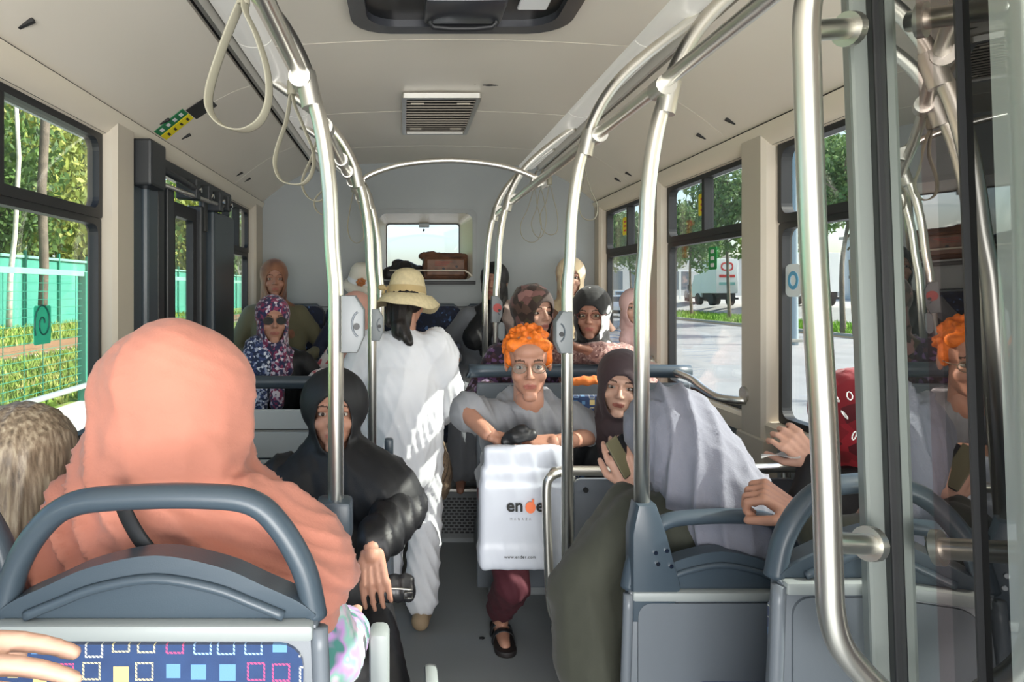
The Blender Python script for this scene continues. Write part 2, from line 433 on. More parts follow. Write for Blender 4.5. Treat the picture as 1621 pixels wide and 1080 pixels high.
# rear wall with window opening ---------------------------------------
wb = thing('wall_back', None, None, (XC, YB, 0), kind='structure')
for k in ('label', 'category'):
    if k in wb: del wb[k]
ox0, ox1, oz0, oz1 = -.20, .495, 1.485, 2.005
inn = rrect(ox0+.03, ox1-.03, oz0+.04, oz1-.03, .05)
bm = bmesh.new()
wx0, wx1, wz0, wz1 = XL-.02, XR+.02, 0, 2.45
hx0, hx1, hz0, hz1 = ox0+.02, ox1-.02, oz0+.02, oz1-.02
for a in ((wx0, hx0, wz0, wz1), (hx1, wx1, wz0, wz1), (hx0, hx1, wz0, hz0), (hx0, hx1, hz1, wz1)):
    B(bm, a[0], a[1], YB, YB+.04, a[2], a[3])
obj('rear_panel', bm, m_wallgrey, wb)
obj('panel_seam', box(XL, XR, YB-.002, YB+.001, 1.335, 1.341), m_seam, wb)
wk = struct('window_8', FR(bmesh.new(), rrect(ox0, ox1, oz0, oz1, .05), inn, 'y', YB-.015, YB+.02), M('grey window surround', srgb('8b9090'), .45), None)
# deep reveal (funnel) to the glass
bm = bmesh.new(); n = len(inn); gl = rrect(-.13, .40, 1.52, 1.935, .02)
va = [bm.verts.new((p[0], YB+.0, p[1])) for p in inn]; vb = [bm.verts.new((p[0], YB+.30, p[1])) for p in gl]
for i in range(n): bm.faces.new((va[i], va[(i+1) % n], vb[(i+1) % n], vb[i]))
obj('reveal', bm, m_fascia, wk)
obj('window_frame', FR(bmesh.new(), rrect(-.15, .42, 1.50, 1.955, .03), rrect(-.125, .395, 1.53, 1.928, .02), 'y', YB+.29, YB+.31), m_black, wk)
obj('window_pane', box(-.14, .41, YB+.295, YB+.301, 1.51, 1.945), Mglass('dusty rear glass', (.9, .93, .95)), wk)
obj('catch', box(.105, .18, YB+.26, YB+.295, 1.905, 1.935, .004), m_seatlight, wk)
obj('catch_knob', CYL(bmesh.new(), (.14, YB+.25, 1.885), (.14, YB+.29, 1.885), .008), m_black, wk)
# parcel shelf ledge below with a pale trim line
obj('shelf_ledge', box(ox0+.01, ox1-.01, YB-.02, YB+.29, 1.49, 1.515, .004), m_black, wk)
obj('shelf_trim', tube([(-.1, YB-.035, 1.585), (.36, YB-.035, 1.585), (.42, YB-.035, 1.578), (.46, YB-.03, 1.545)], .006, 8, 4), m_sill, wk, True)
# ceiling ---------------------------------------------------------------
ce = thing('ceiling', None, None, (XC, 2, 2.3), kind='structure')
for k in ('label', 'category'):
    if k in ce: del ce[k]
ZC = 2.30
def arcz(x): return ZC+.025*(1-((x-XC)/.63)**2)
xs = [XC-.62+i*1.24/12 for i in range(13)]
edges_y = [YF, -.2, .9, 1.62, 2.42, 3.38, 4.2, YB+.02]
for a, b in zip(edges_y[:-1], edges_y[1:]):
    bm = bmesh.new()
    poly = [(x, arcz(x)) for x in xs]+[(x, arcz(x)+.02) for x in reversed(xs)]
    PR(bm, poly, 'y', a+.0035, b-.0035)
    obj('ceiling_panel', bm, m_ceil, ce, True, 30)
bm = bmesh.new(); PR(bm, [(XL-.1, 2.5), (XR+.1, 2.5), (XR+.1, 2.53), (XL-.1, 2.53)], 'y', YF, YB+.05)
obj('roof_skin', bm, m_seam, ce)
B_ = bmesh.new(); B(B_, XC-.64, XC+.64, YF, YB+.03, 2.335, 2.35); obj('ceiling_backing', B_, m_seam, ce)
# sloping side coves: right in three panels, left likewise; hatch slots in them
for sgn, X, nm in ((1, XR, 'trim_1'), (-1, XL, 'trim_2')):
    t = thing(nm, None, None, (X, 2, 2.1), kind='structure')
    for k in ('label', 'category'):
        if k in t: del t[k]
    xa, xb = XC+sgn*.78, X-sgn*.045
    pr = []
    for i in range(9):
        u = i/8; pr.append((xa+(xb-xa)*u, 2.27-(2.27-2.055)*u**1.12+.018*math.sin(math.pi*u)))
    ys = [YF, .2, 1.55, 2.78, 3.95, YB+.02]
    for a, b in zip(ys[:-1], ys[1:]):
        poly = pr+[(x, z+.012) for x, z in reversed(pr)]
        obj('cove_panel', prism(poly, 'y', a+.002, b-.002), m_ceil, t, True, 30)
    bk = [(x, z+.016) for x, z in pr]; obj('cove_backing', prism(bk+[(x, z+.02) for x, z in reversed(bk)], 'y', YF, YB+.02), m_seam, t)
    # black gap, then the rounded fascia under it
    obj('gap_seal', box(min(xb, xb+sgn*.02), max(xb, xb+sgn*.02), YF, YB, 2.03, 2.06), m_seam, t)
    fa = []
    for i in range(7):
        u = i/6; fa.append((xb-sgn*.012+sgn*.075*u**1.4, 2.045-.075*math.sin(u*math.pi/2)))
    obj('fascia', prism(fa+[(fa[-1][0]+sgn*.02, fa[-1][1]), (fa[-1][0]+sgn*.02, 2.05)], 'y', YF, YB), m_fascia, t, True, 40)
    # small slots by the hatch joints
    for y in (1.42, 1.68, 2.65, 2.91, 3.85, 4.05):
        u = .86; x = xa+(xb-xa)*u; z = 2.27-.215*u**1.12+.018*math.sin(math.pi*u)
        obj('slot', box(x-.022, x+.022, y-.006, y+.006, z-.006, z+.004, rot=Euler((0, sgn*.40, 0)).to_matrix()), m_seam, t)
    # inner dark channel and light strip between ceiling and cove
    obj('channel', box(min(XC+sgn*.62, XC+sgn*.80), max(XC+sgn*.62, XC+sgn*.80), YF, YB+.02, 2.312, 2.335), m_seam, t)
m_tube = M('frosted light cover', srgb('c9c8c0'), .3, emit=((1, .97, .9), .15))
for sgn in (1, -1):
    lab = 'long frosted light strip along the %s edge of the ceiling, above the %s' % (('right', 'luggage of straps by the street windows') if sgn > 0 else ('left', 'door side'))
    lab = 'long frosted light strip at the right ceiling edge, street side' if sgn > 0 else 'long frosted light strip at the left ceiling edge, door side'
    t = thing('light_strip', lab, 'ceiling light', (XC+sgn*.69, 2.6, 2.28), 'light strips along the ceiling')
    ys = [YF, .2, 1.3, 2.35, 3.3, 4.2, YB]
    for a, b in zip(ys[:-1], ys[1:]):
        x = XC+sgn*.675; bm = bmesh.new()
        pr = [(x+.062*math.cos(q), 2.306-.034*math.sin(q)) for q in [math.pi*i/8 for i in range(9)]]
        PR(bm, pr, 'y', a+.004, b-.004); obj('diffuser', bm, m_tube, t, True, 40)
    obj('end_rail', box(min(XC+sgn*.742, XC+sgn*.756), max(XC+sgn*.742, XC+sgn*.756), YF, YB, 2.262, 2.31), m_steel2, t)
# scrape marks on the ceiling
sc_ = bmesh.new()
for px, py, s in ((775, 143, .02), (783, 140, .012), (768, 146, .012), (787, 150, .006), (752, 138, .004)):
    p = P(px, py, 2.95); p.z = arcz(p.x)-.001
    bmesh.ops.create_circle(sc_, cap_ends=True, segments=9, radius=s, matrix=Matrix.Translation(p) @ Matrix.Diagonal((1, .7, 1, 1)))
obj('scrape_mark', sc_, m_seam, ce)
# ceiling vent -------------------------------------------------------------
v0, v1 = P(640, 215, 3.8), P(755, 157, 3.06)
vt = thing('ceiling_vent', 'square brown slatted ventilation grille in the bus ceiling', 'vent', (.165, 3.35, 2.3))
m_vent = M('bronze vent', srgb('7d7465'), .5); x0, x1, y0, y1 = -.01, .34, 3.05, 3.78
zc = 2.318
obj('frame', FR(bmesh.new(), rrect(x0, x1, y0, y1, .01), rrect(x0+.02, x1-.02, y0+.03, y1-.03, .006), 'z', zc-.022, zc+.0), m_steel2, vt)
obj('backing', box(x0+.02, x1-.02, y0+.03, y1-.03, zc-.004, zc), m_black, vt)
for i in range(14):
    y = y0+.05+i*(y1-y0-.1)/13
    obj('slat', box(x0+.02, x1-.02, y-.019, y+.019, zc-.014, zc-.008, rot=Euler((.25, 0, 0)).to_matrix()), m_vent, vt)
for x in (x0+.07, x1-.07):
    for y in (y0+.12, y1-.12): obj('clip', box(x-.03, x+.03, y-.006, y+.006, zc-.020, zc-.014), m_sill, vt)
# roof hatch ---------------------------------------------------------------
rh = thing('roof_hatch', 'large dark roof hatch with rounded corners and a handle block', 'roof hatch', (.2, 1.8, 2.32))
m_hatch = M('dark hatch plastic', srgb('33353a'), .3); m_hd = M('hatch black', srgb('141517'), .3)
hx0, hx1, hy0, hy1 = -.165, .52, 1.55, 2.26
obj('frame', FR(bmesh.new(), rrect(hx0, hx1, hy0-.6, hy1, .12), rrect(hx0+.05, hx1-.05, hy0-.55, hy1-.06, .09), 'z', 2.285, 2.32), m_hatch, rh, True, 40)
obj('lid', prism(rrect(hx0+.03, hx1-.03, hy0-.57, hy1-.04, .1), 'z', 2.308, 2.325), m_hd, rh)
obj('handle_block', box(.06, .30, 1.98, 2.16, 2.275, 2.31, .012), m_hatch, rh, True, 40)
obj('handle_bar', tube([(.09, 2.12, 2.30), (.09, 2.14, 2.262), (.27, 2.14, 2.262), (.27, 2.12, 2.30)], .009, 8, 3), m_black, rh, True)
obj('hatch_light', box(.34, .43, 2.0, 2.10, 2.296, 2.309, .006), m_white, rh)
# sticker on the left cove
def cove_pt(sgn, u, y):
    X = XR if sgn > 0 else XL
    xa, xb = XC+sgn*.78, X-sgn*.045
    return Vector((xa+(xb-xa)*u, y, 2.27-.215*u**1.12+.018*math.sin(math.pi*u)-.003))
st = thing('cove_sticker', 'green and yellow instruction sticker with a black square on the left cove', 'sticker', cove_pt(-1, .6, 2.72))
def cove_quad(name, u0, u1, y0, y1, m, dz=0):
    bm = bmesh.new(); vs = []
    for u, y in ((u0, y0), (u1, y0), (u1, y1), (u0, y1)):
        p = cove_pt(-1, u, y); p.z -= .0+dz; vs.append(bm.verts.new(p))
    f = bm.faces.new(vs); r = bmesh.ops.extrude_face_region(bm, geom=[f])
    for e in r['geom']:
        if isinstance(e, bmesh.types.BMVert): e.co.z += .002
    return obj(name, bm, m, st)
cove_quad('black_square', .42, .66, 2.69, 2.83, M('black label', (.02, .02, .02), .4), .001)
cove_quad('green_band', .67, .98, 2.66, 2.73, M('green label', srgb('1f7a4a'), .5), .001)
cove_quad('yellow_band', .67, .98, 2.735, 2.80, M('yellow label', srgb('e8d91c'), .5), .001)
for i in range(4): cove_quad('pictogram', .70+i*.07, .73+i*.07, 2.68, 2.71, m_white, .003)
for i in range(4): cove_quad('pictogram', .70+i*.07, .72+i*.07, 2.755, 2.785, m_seam, .003)
# ================================================================ OUTSIDE
GZ = -.35
def ground(name, poly, z, mat, thick=.1):
    return struct(name, prism(poly, 'z', z-thick, z), mat)
m_asph = M('light grey asphalt', srgb('8f8f8e'), .85, var=(.6, .12), bump=(60, .3, .01))
m_side = M('pale concrete paving', srgb('c9c5ba'), .8, var=(1.5, .08))
m_grassL = M('dry and green grass', srgb('7c8f4a'), .9, bump=(12, .8, .05)); g = NG(m_grassL)
g.l.new(g.ramp(g.noise(g.coord(), 1.3, 6, .7).outputs[0], [(.3, srgb('4f6f2c')), (.5, srgb('7f9a42')), (.62, srgb('b0ab66')), (.75, srgb('c7bd86'))]), g.n['Principled BSDF'].inputs['Base Color'])
m_grassR = M('bright verge grass', srgb('7ba03a'), .9, var=(3, .3), bump=(14, .8, .04))
m_kerb = M('kerb concrete', srgb('a9a59a'), .8)
m_green = M('teal green painted steel', srgb('2c7d66'), .45)
m_greenpale = M('pale green painted steel', srgb('7fb3a0'), .45)
ground('road_under_bus', [(-1.6, -12), (16.8, -12), (16.8, 140), (-1.6, 140)], GZ, m_asph)
ground('pavement', [(-5.25, -12), (-1.6, -12), (-1.6, 140), (-5.25, 140)], GZ+.02, m_side)
ground('verge_ground', [(-60, -12), (-5.25, -12), (-5.25, 140), (-60, 140)], GZ+.01, m_grassL)
ground('median_ground', [(16.95, -12), (21.7, -12), (21.7, 140), (16.95, 140)], GZ+.14, m_grassR)
ground('kerb', [(16.8, -12), (16.95, -12), (16.95, 140), (16.8, 140)], GZ+.16, m_kerb)
m_road2 = M('bright far roadway', srgb('a5a39c'), .85, var=(.5, .1))
bm = bmesh.new(); PR(bm, [(21.7, GZ+.1), (25, .45), (70, .55), (70, -.6), (21.7, -.6)], 'y', -12, 140); struct('far_road', bm, m_road2)
# grass blades on both verges (nobody could count them)
def blades(name, x0, x1, y0, y1, z, n, h, mat, label):
    X = rng.uniform(x0, x1, n); Y = y0+(y1-y0)*rng.uniform(0, 1, n)**1.6; H = h*rng.uniform(.4, 1.2, n); A = rng.uniform(0, 6.28, n)
    v = np.zeros((n, 3, 3)); wd = H*.16
    v[:, 0] = np.stack([X-np.cos(A)*wd, Y-np.sin(A)*wd, np.full(n, z)], 1); v[:, 1] = np.stack([X+np.cos(A)*wd, Y+np.sin(A)*wd, np.full(n, z)], 1)
    v[:, 2] = np.stack([X+rng.normal(0, .3, n)*H, Y+rng.normal(0, .3, n)*H, z+H], 1)
    me = bpy.data.meshes.new(name); me.from_pydata(v.reshape(-1, 3).tolist(), [], np.arange(3*n).reshape(-1, 3).tolist())
    o = link(name, me, mat); return tag(o, label, 'grass', kind='stuff')
blades('grass', -9.6, -5.4, 5, 30, GZ+.01, 26000, .22, m_grassL, 'long green and straw coloured grass behind the near green fence')
blades('grass', -17, -11.2, 8, 50, GZ+.01, 14000, .35, m_grassL, 'dry tall grass between the track and the far green screen')
blades('grass', 17, 21.6, 14, 75, GZ+.14, 22000, .22, m_grassR, 'short bright grass on the strip beyond the road')
# railway track on the left
m_rail = M('rusty rail', srgb('8a6d52'), .6); m_bal = M('ballast', srgb('a08f78'), .95, var=(4, .3), bump=(25, 1, .05))
tr = thing('railway_track', 'rusty railway track on brown ballast beyond the near fence', 'railway track', (-10.2, 30, GZ))
obj('ballast', box(-11.1, -9.5, 0, 110, GZ-.05, GZ+.06), m_bal, tr)
for x in (-10.75, -9.85): obj('rail', box(x-.04, x+.04, 0, 110, GZ+.12, GZ+.26), m_rail, tr)
slp = box(-11.0, -9.6, 0, .25, GZ+.04, GZ+.13); s0 = obj('sleeper', slp, m_kerb, tr); s0.location = (0, 6, 0)
for k in range(1, 40):
    c = s0.copy(); COL.objects.link(c); c.location = (0, 6+k*.75, 0)
# near fence: posts, rails, wires
fn = thing('wire_fence', 'near teal wire fence with thick posts, top rail and pale lower pipe', 'fence', (-5.2, 12, GZ))
for y in (5.6, 11.3, 17, 22.7, 28.4): obj('post', box(-5.27, -5.13, y-.10, y+.10, GZ, 1.75, .01), m_green, fn)
obj('top_rail', box(-5.24, -5.16, 2, 45, 1.68, 1.76), m_greenpale, fn)
obj('lower_pipe', CYL(bmesh.new(), (-5.10, 2, -.07), (-5.10, 45, -.07), .045, 12), M('galvanised pipe', srgb('b9c2bd'), .4, .6), fn, True, 40)
obj('cable', tube([(-5.08, 11.55, 1.7), (-5.07, 11.5, .9), (-5.09, 11.58, .2), (-5.05, 11.5, -.33)], .018, 6, 6), M('white cable', (.8, .8, .8), .5), fn, True)
wm = bmesh.new()
for i in range(14):
    z = -.0+i*.12; B(wm, -5.205, -5.195, 2, 45, z-.004, z+.004)
wv = np.arange(2, 45, .5)
for y in wv: B(wm, -5.205, -5.195, y-.003, y+.003, GZ+.2, 1.7)
obj('mesh_wire', wm, m_green, fn)['kind'] = 'stuff'
# far fence clad in green screen panels
m_scr = M('teal privacy screen', srgb('4a9986'), .8, var=(.35, .15), bump=(3, .3, .05))
ff = thing('screen_fence', 'long teal screened fence behind the railway track', 'fence', (-17, 30, GZ))
k = 0
for y in np.arange(4, 100, 3.0):
    obj('screen_panel', box(-17.02, -16.98, y+.03, y+2.97, GZ, 2.9), m_scr, ff)
    obj('post', box(-16.98, -16.86, y-.05, y+.05, GZ, 3.25), m_green, ff)
obj('top_rail', box(-16.98, -16.88, 4, 100, 2.9, 3.02), m_greenpale, ff)
# trees
def leafmesh(name, n, size, clumps, seed, squash=.8):
    """crown of about unit radius: n leaves gathered in clumps"""
    r = np.random.default_rng(seed)
    cc = r.normal(0, 1, (clumps, 3)); cc /= np.linalg.norm(cc, axis=1)[:, None]; cc *= (r.uniform(.1, 1, clumps)**.5)[:, None]*.82
    cc[:, 2] *= squash
    idx = r.integers(0, clumps, n); d = r.normal(0, 1, (n, 3)); d /= np.linalg.norm(d, axis=1)[:, None]
    c = cc[idx]+d*(r.uniform(.5, 1, n)**.5)[:, None]*.27
    a = r.normal(0, 1, (n, 3)); a /= np.linalg.norm(a, axis=1)[:, None]; b = np.cross(a, r.normal(0, 1, (n, 3))); b /= np.linalg.norm(b, axis=1)[:, None]
    s = size*r.uniform(.6, 1.3, n)[:, None]
    v = np.stack([c-a*s, c+b*s*.55, c+a*s, c-b*s*.55], 1).reshape(-1, 3)
    me = bpy.data.meshes.new(name); me.from_pydata(v.tolist(), [], np.arange(4*n).reshape(-1, 4).tolist()); return me
def Mleaf(name, a, b, c):
    m = M(name, a, .6); g = NG(m); bs = g.n['Principled BSDF']
    gi = g.n.new('ShaderNodeNewGeometry')
    g.l.new(g.ramp(gi.outputs['Random Per Island'], [(0, srgb(a)), (.5, srgb(b)), (1, srgb(c))]), bs.inputs['Base Color'])
    tr = g.n.new('ShaderNodeBsdfTranslucent'); tr.inputs[0].default_value = c4(srgb(c)); mx = g.n.new('ShaderNodeMixShader'); mx.inputs[0].default_value = .22
    g.l.new(bs.outputs[0], mx.inputs[1]); g.l.new(tr.outputs[0], mx.inputs[2]); g.l.new(mx.outputs[0], g.n['Material Output'].inputs[0]); return m
mlA = Mleaf('yellow green leaves', '5a6e2c', '84933f', 'b0b45c'); mlB = Mleaf('deep green leaves', '2e4a26', '48682f', '6f8f45')
mlC = Mleaf('blue green street leaves', '375531', '557a42', '7f9a5e')
m_bark = M('grey brown bark', srgb('6d6358'), .9, var=(3, .3), bump=(20, 1, .02)); m_birch = M('pale birch bark', srgb('c4bfb2'), .8, var=(6, .2))
crA = leafmesh('foliage', 6500, .045, 60, 3); crB = leafmesh('foliage', 8000, .04, 80, 5, .95); crC = leafmesh('foliage', 5500, .05, 45, 9, .9)
def tree(name, label, x, y, h, rad, me, ml, bark=m_bark, z0=GZ, tr_r=.16, group=None, zc=None, stretch=1):
    t = thing(name, label, 'tree', (x, y, z0), group)
    ph = rng.uniform(-.3, .3, 4)
    top = h-rad*.3
    pts = smooth_path([(x, y, z0-.05), (x+ph[0]*.5, y+ph[1]*.5, z0+top*.4), (x+ph[2], y, z0+top*.75), (x+ph[2], y+ph[3], z0+top)], 5)
    bm = T(bmesh.new(), pts, [tr_r*(1-.75*i/(len(pts)-1)) for i in range(len(pts))], 9)
    for k in range(6):
        a = k*1.05+ph[0]*5; zz = z0+h*(.45+.07*k); q = rad*.75
        T(bm, smooth_path([(x+ph[2]*.6, y, zz), (x+math.cos(a)*q*.5, y+math.sin(a)*q*.5, zz+q*.4), (x+math.cos(a)*q, y+math.sin(a)*q, zz+q*.6)], 3), [tr_r*.4*(1-.1*i) for i in range(7)], 6)
    obj('trunk', bm, bark, t, True)
    m2 = me if me.materials else me
    f = bpy.data.objects.new('foliage', me); COL.objects.link(f); f.parent = t
    if not me.materials: me.materials.append(ml)
    f.location = (ph[2], ph[3], (zc if zc else h-rad*.6)); f.scale = (rad, rad, rad*stretch); f.rotation_euler = (0, 0, ph[0]*9)
    f['kind'] = 'stuff'; return t
# wood beyond the far fence (left windows)
LT = [(-20.5, 19, 9, 3.4, crA, mlA, 'broad yellow green tree at the far left behind the screen fence'),
      (-22.5, 27, 10, 3.8, crA, mlA, 'full yellow green tree second from left behind the screen fence'),
      (-20, 33, 9.5, 3.4, crB, mlB, 'dark rounded tree behind the screen fence in the left window'),
      (-21.5, 40, 11, 4.2, crA, mlA, 'tall bright tree behind the screen fence near the window pillar'),
      (-22, 52, 11, 4.4, crB, mlB, 'dark tree seen through the bus door glass'),
      (-20, 62, 10, 4, crA, mlA, 'pale green tree seen in the lower part of the bus door glass'),
      (-22, 78, 12, 5, crB, mlB, 'dark distant tree in the small left rear window'),
      (-33, 27, 15, 6.0, crB, mlB, 'tall dark tree in the second row at far left'),
      (-34, 42, 16, 6, crB, mlB, 'tall dark tree in the second row behind the bright one'),
      (-33, 58, 16, 6, crA, mlA, 'big yellow green tree in the second row'),
      (-19.5, 46, 6, 2.6, crA, mlA, 'low yellow green tree right behind the screen fence'),
      (-18.8, 23.5, 4.5, 1.6, crA, mlA, 'low bushy tree just above the screen fence')]
for x, y, h, r, me, ml, lb in LT: tree('wood_tree', lb, x, y, h*1.1, r*1.25, me, ml, stretch=1.35, zc=h-r*.75, group=None)
p = P(20, 520, 27)
t = thing('birch_trunk', 'thin pale leaning birch trunk in front of the screen fence', 'tree trunk', (p.x, p.y, GZ))
a0 = P(14, 522, 29); a0.z = GZ
obj('trunk', tube([a0, P(16, 440, 29), P(24, 370, 29), P(30, 250, 29), P(26, 170, 29)], [.13, .12, .10, .09, .08], 10), m_birch, t, True)
a0 = P(66, 470, 31); a0.z = GZ
t = thing('bare_trunk', 'straight grey trunk rising in front of the leaves in the left window', 'tree trunk', a0)
obj('trunk', tube([a0, P(70, 420, 31), P(66, 300, 31), P(72, 190, 31), P(70, 100, 31)], .2, 10), m_bark, t, True)
# street trees on the median and beyond (right windows)
RT = [(1095, 46, 7.0, 2.5, crC, 'young street tree on the grass strip in the middle right window'),
      (1155, 40, 8.5, 3.0, crC, 'leafy street tree beside the pillar in the middle right window'),
      (1000, 66, 8.5, 3.2, crC, 'street tree in the small rear right window'),
      (1065, 62, 8, 3.0, crC, 'small street tree left of the white lorry'),
      (1335, 27, 7.2, 2.0, crC, 'thin staked street tree beside the big right window'),
      (1245, 33, 7, 1.6, crA, 'narrow pale street tree behind the lamp post'),
      (1290, 36, 9, 3.2, crC, 'bushy street tree behind the polished handrail'),
      (960, 80, 9, 3.6, crB, 'dark street tree at the back edge of the rear right window')]
for px, Y, h, r, me, lb in RT:
    x = (px-CX)*Y/F
    zg = GZ+.14 if x < 21.7 else .5
    tree('street_tree', lb, x, Y, h, r, me, mlC if me is crC else None, z0=zg, tr_r=.11, stretch=1.15)
# timber stakes
p = P(1335, 520, 26); t = thing('tree_stakes', 'pair of timber stakes tied beside the thin street tree', 'tree stakes', (p.x+.5, 26, GZ+.14))
for dx in (.3, .9):
    q = P(1335, 420, 26); obj('stake', CYL(bmesh.new(), (q.x+dx+.1, 26, GZ+.1), (q.x+dx-.05, 26, 2.6), .05, 8), M('stake timber', srgb('8d7d63'), .8), t)
obj('crossbar', box(P(1335, 0, 26).x+.2, P(1335, 0, 26).x+1.0, 25.95, 26.0, 1.9, 2.0), m_bark, t)
# lamp post
p = P(1257, 500, 23); t = thing('lamp_post', 'pale blue grey lamp post on the grass strip', 'lamp post', (p.x, 23, GZ+.14))
obj('mast', CYL(bmesh.new(), (p.x, 23, GZ), (p.x, 23, 8), .13, 14, .08), M('blue grey paint', srgb('93a4ad'), .5), t, True, 40)
obj('base_plate', box(p.x-.2, p.x+.2, 22.8, 23.2, GZ+.1, GZ+.2, .01), m_kerb, t)
obj('arm', tube([(p.x, 23, 7.9), (p.x-.3, 23, 8.3), (p.x-1.4, 23, 8.5)], .05, 8, 4), m_steel2, t, True)
# vehicles
m_tyre = M('tyre', (.02, .02, .02), .8); m_carwin = M('car glass', (.05, .07, .09), .1)
def car(name, label, x, y, z, col, L=4.2, H=1.45, W=1.75, ang=0, group=None):
    t = thing(name, label, 'car', (0, 0, 0))
    mt = M('car paint', col, .3, spec=.7)
    b = PR(bmesh.new(), [(-L/2, .3), (-L/2, .75), (-L*.36, .86), (-L*.22, .9), (L*.30, .92), (L*.47, .84), (L/2, .7), (L/2, .3)], 'y', -W/2, W/2, .06); obj('body', b, mt, t, True, 35)
    c = PR(bmesh.new(), [(-L*.26, .88), (-L*.12, H), (L*.2, H+.01), (L*.36, .9)], 'y', -W/2+.12, W/2-.12, .05); obj('cabin', c, mt, t, True, 35)
    for s in (-1, 1):
        obj('side_window', prism([(-L*.21, .92), (-L*.105, H-.06), (L*.185, H-.05), (L*.30, .93)], 'y', s*(W/2-.125), s*(W/2-.10)), m_carwin, t)
        for xx in (-L*.31, L*.31): obj('wheel', CYL(bmesh.new(), (xx, s*(W/2-.2), .31), (xx, s*(W/2+.01), .31), .31, 18), m_tyre, t, True, 40)
    for xx, nm in ((-L*.19, 'windscreen'), (L*.285, 'rear_window')):
        obj(nm, box(xx-.03, xx+.03, -W/2+.2, W/2-.2, .93, H-.04, rot=Euler((0, .62 if xx < 0 else -.55, 0)).to_matrix()), m_carwin, t)
    obj('bumper', box(-L/2-.04, -L/2+.1, -W/2+.05, W/2-.05, .28, .5, .03), m_tyre, t)
    for s in (-1, 1): obj('headlamp', box(-L/2-.01, -L/2+.1, s*W*.36-.18, s*W*.36+.18, .6, .72, .02), m_white, t)
    t.location = (x, y, z); t.rotation_euler = (0, 0, ang); OFF.pop(t.name, None); return t
def car_at(label, px, Y, zg, col, **k):
    return car('car', label, (px-CX)*Y/F, Y, zg, col, **k)
car_at('dark grey car on the far roadway in the middle right window', 1103, 60, .52, srgb('3a3f46'), ang=1.25)
car_at('white car parked beyond the road, left half of the rear right window', 970, 48, GZ, srgb('d9dadb'), ang=1.4)
car_at('pale pink hatchback in the rear right window', 1005, 62, GZ+.2, srgb('d8b0a8'), ang=1.3)
car_at('silver blue car behind the white one', 985, 75, GZ+.3, srgb('9fb4c8'), ang=1.3)
def lorry(label, px, Y, zg, w, h, L, txt=True):
    x = (px-CX)*Y/F; t = thing('lorry', label, 'lorry', (x, Y, zg))
    mw = M('white lorry paint', srgb('dfe0df'), .4)
    obj('cargo_box', box(x-w/2, x+w/2, Y, Y+L, zg+.9, zg+h, .03), mw, t); obj('chassis', box(x-w/2+.2, x+w/2-.2, Y, Y+L+1.6, zg+.5, zg+.9), m_tyre, t)
    obj('cab', prism([(Y+L+.1, zg+.6), (Y+L+.1, zg+2.4), (Y+L+1.3, zg+2.3), (Y+L+1.8, zg+1.4), (Y+L+1.8, zg+.6)], 'x', x-w/2+.05, x+w/2-.05, .05), mw, t)
    for s in (-1, 1):
        for yy in (Y+.9, Y+L+.6): obj('wheel', CYL(bmesh.new(), (x+s*(w/2-.3), yy, zg+.45), (x+s*w/2, yy, zg+.45), .45, 18), m_tyre, t, True, 40)
    obj('bumper', box(x-w/2, x+w/2, Y-.05, Y, zg+.45, zg+.6), m_tyre, t)
    if txt:
        mr = M('red print', srgb('c4352f'), .6)
        obj('red_band', prism(rrect(x-w*.36, x+w*.36, zg+h*.60, zg+h*.66, .05), 'y', Y-.012, Y-.002), mr, t)
        obj('red_emblem', FR(bmesh.new(), rrect(x-w*.28, x+w*.28, zg+h*.74, zg+h*.92, .25), rrect(x-w*.22, x+w*.22, zg+h*.77, zg+h*.89, .2), 'y', Y-.012, Y-.002), mr, t)
        obj('teal_band', box(x-w*.36, x+w*.36, Y-.012, Y-.002, zg+h*.44, zg+h*.50), M('teal print', srgb('7fb3ae'), .6), t)
    return t
lorry('white lorry with red emblem seen from behind in the middle right window', 1151, 50, .35, 1.6, 3.4, 2.6)
lorry('white lorry with a black wheel beyond the lamp post', 1288, 44, .45, 3.4, 3.4, 4, False)
# low pale building and gate frame far beyond the road
bd = thing('building', 'long low pale building beyond the far roadway', 'building', (45, 120, 0))
m_bld = M('pale facade', srgb('c3c4c2'), .8); m_bw = M('dim glazing', srgb('5c6a74'), .3)
obj('facade', box(22, 95, 128, 135, -.4, 7.5), m_bld, bd)
for i in range(16): obj('window', box(25+i*4.2, 27.6+i*4.2, 127.9, 128, 1.6, 5.0), m_bw, bd)
obj('roof_edge', box(21.8, 95.2, 127.6, 135, 7.5, 7.9), m_kerb, bd)
bd = thing('building', 'white walled building with square windows behind the staked tree', 'building', (62, 60, .4))
obj('facade', box(48, 56, 52, 76, .3, 7), m_bld, bd)
for i in range(5):
    for z in (1.6, 4.2): obj('window', box(47.9, 48, 54+i*4.4, 56.4+i*4.4, z, z+1.5), m_bw, bd)
obj('roof_edge', box(47.7, 56.3, 51.7, 76.3, 7, 7.3), m_kerb, bd)
gt = thing('metal_gate_frame', 'white metal frame fence left of the dark grey car', 'fence', P(1080, 470, 75))
q0, q1 = P(1062, 424, 75), P(1135, 424, 75); q0.z = q1.z = 3.0
for i in range(6):
    x = q0.x+(q1.x-q0.x)*i/5; obj('post', box(x-.07, x+.07, 74.93, 75.07, .5, 3.6), m_white, gt)
obj('beam', box(q0.x, q1.x, 74.94, 75.06, 3.5, 3.7), m_white, gt)
# shade from roadside trees falls across the road: two trees on the near side, outside the frame's right edge
tree('street_tree', 'roadside tree on the near kerb past the right edge of the picture', 19, 9, 8, 3.0, crC, mlC, z0=GZ+.1)
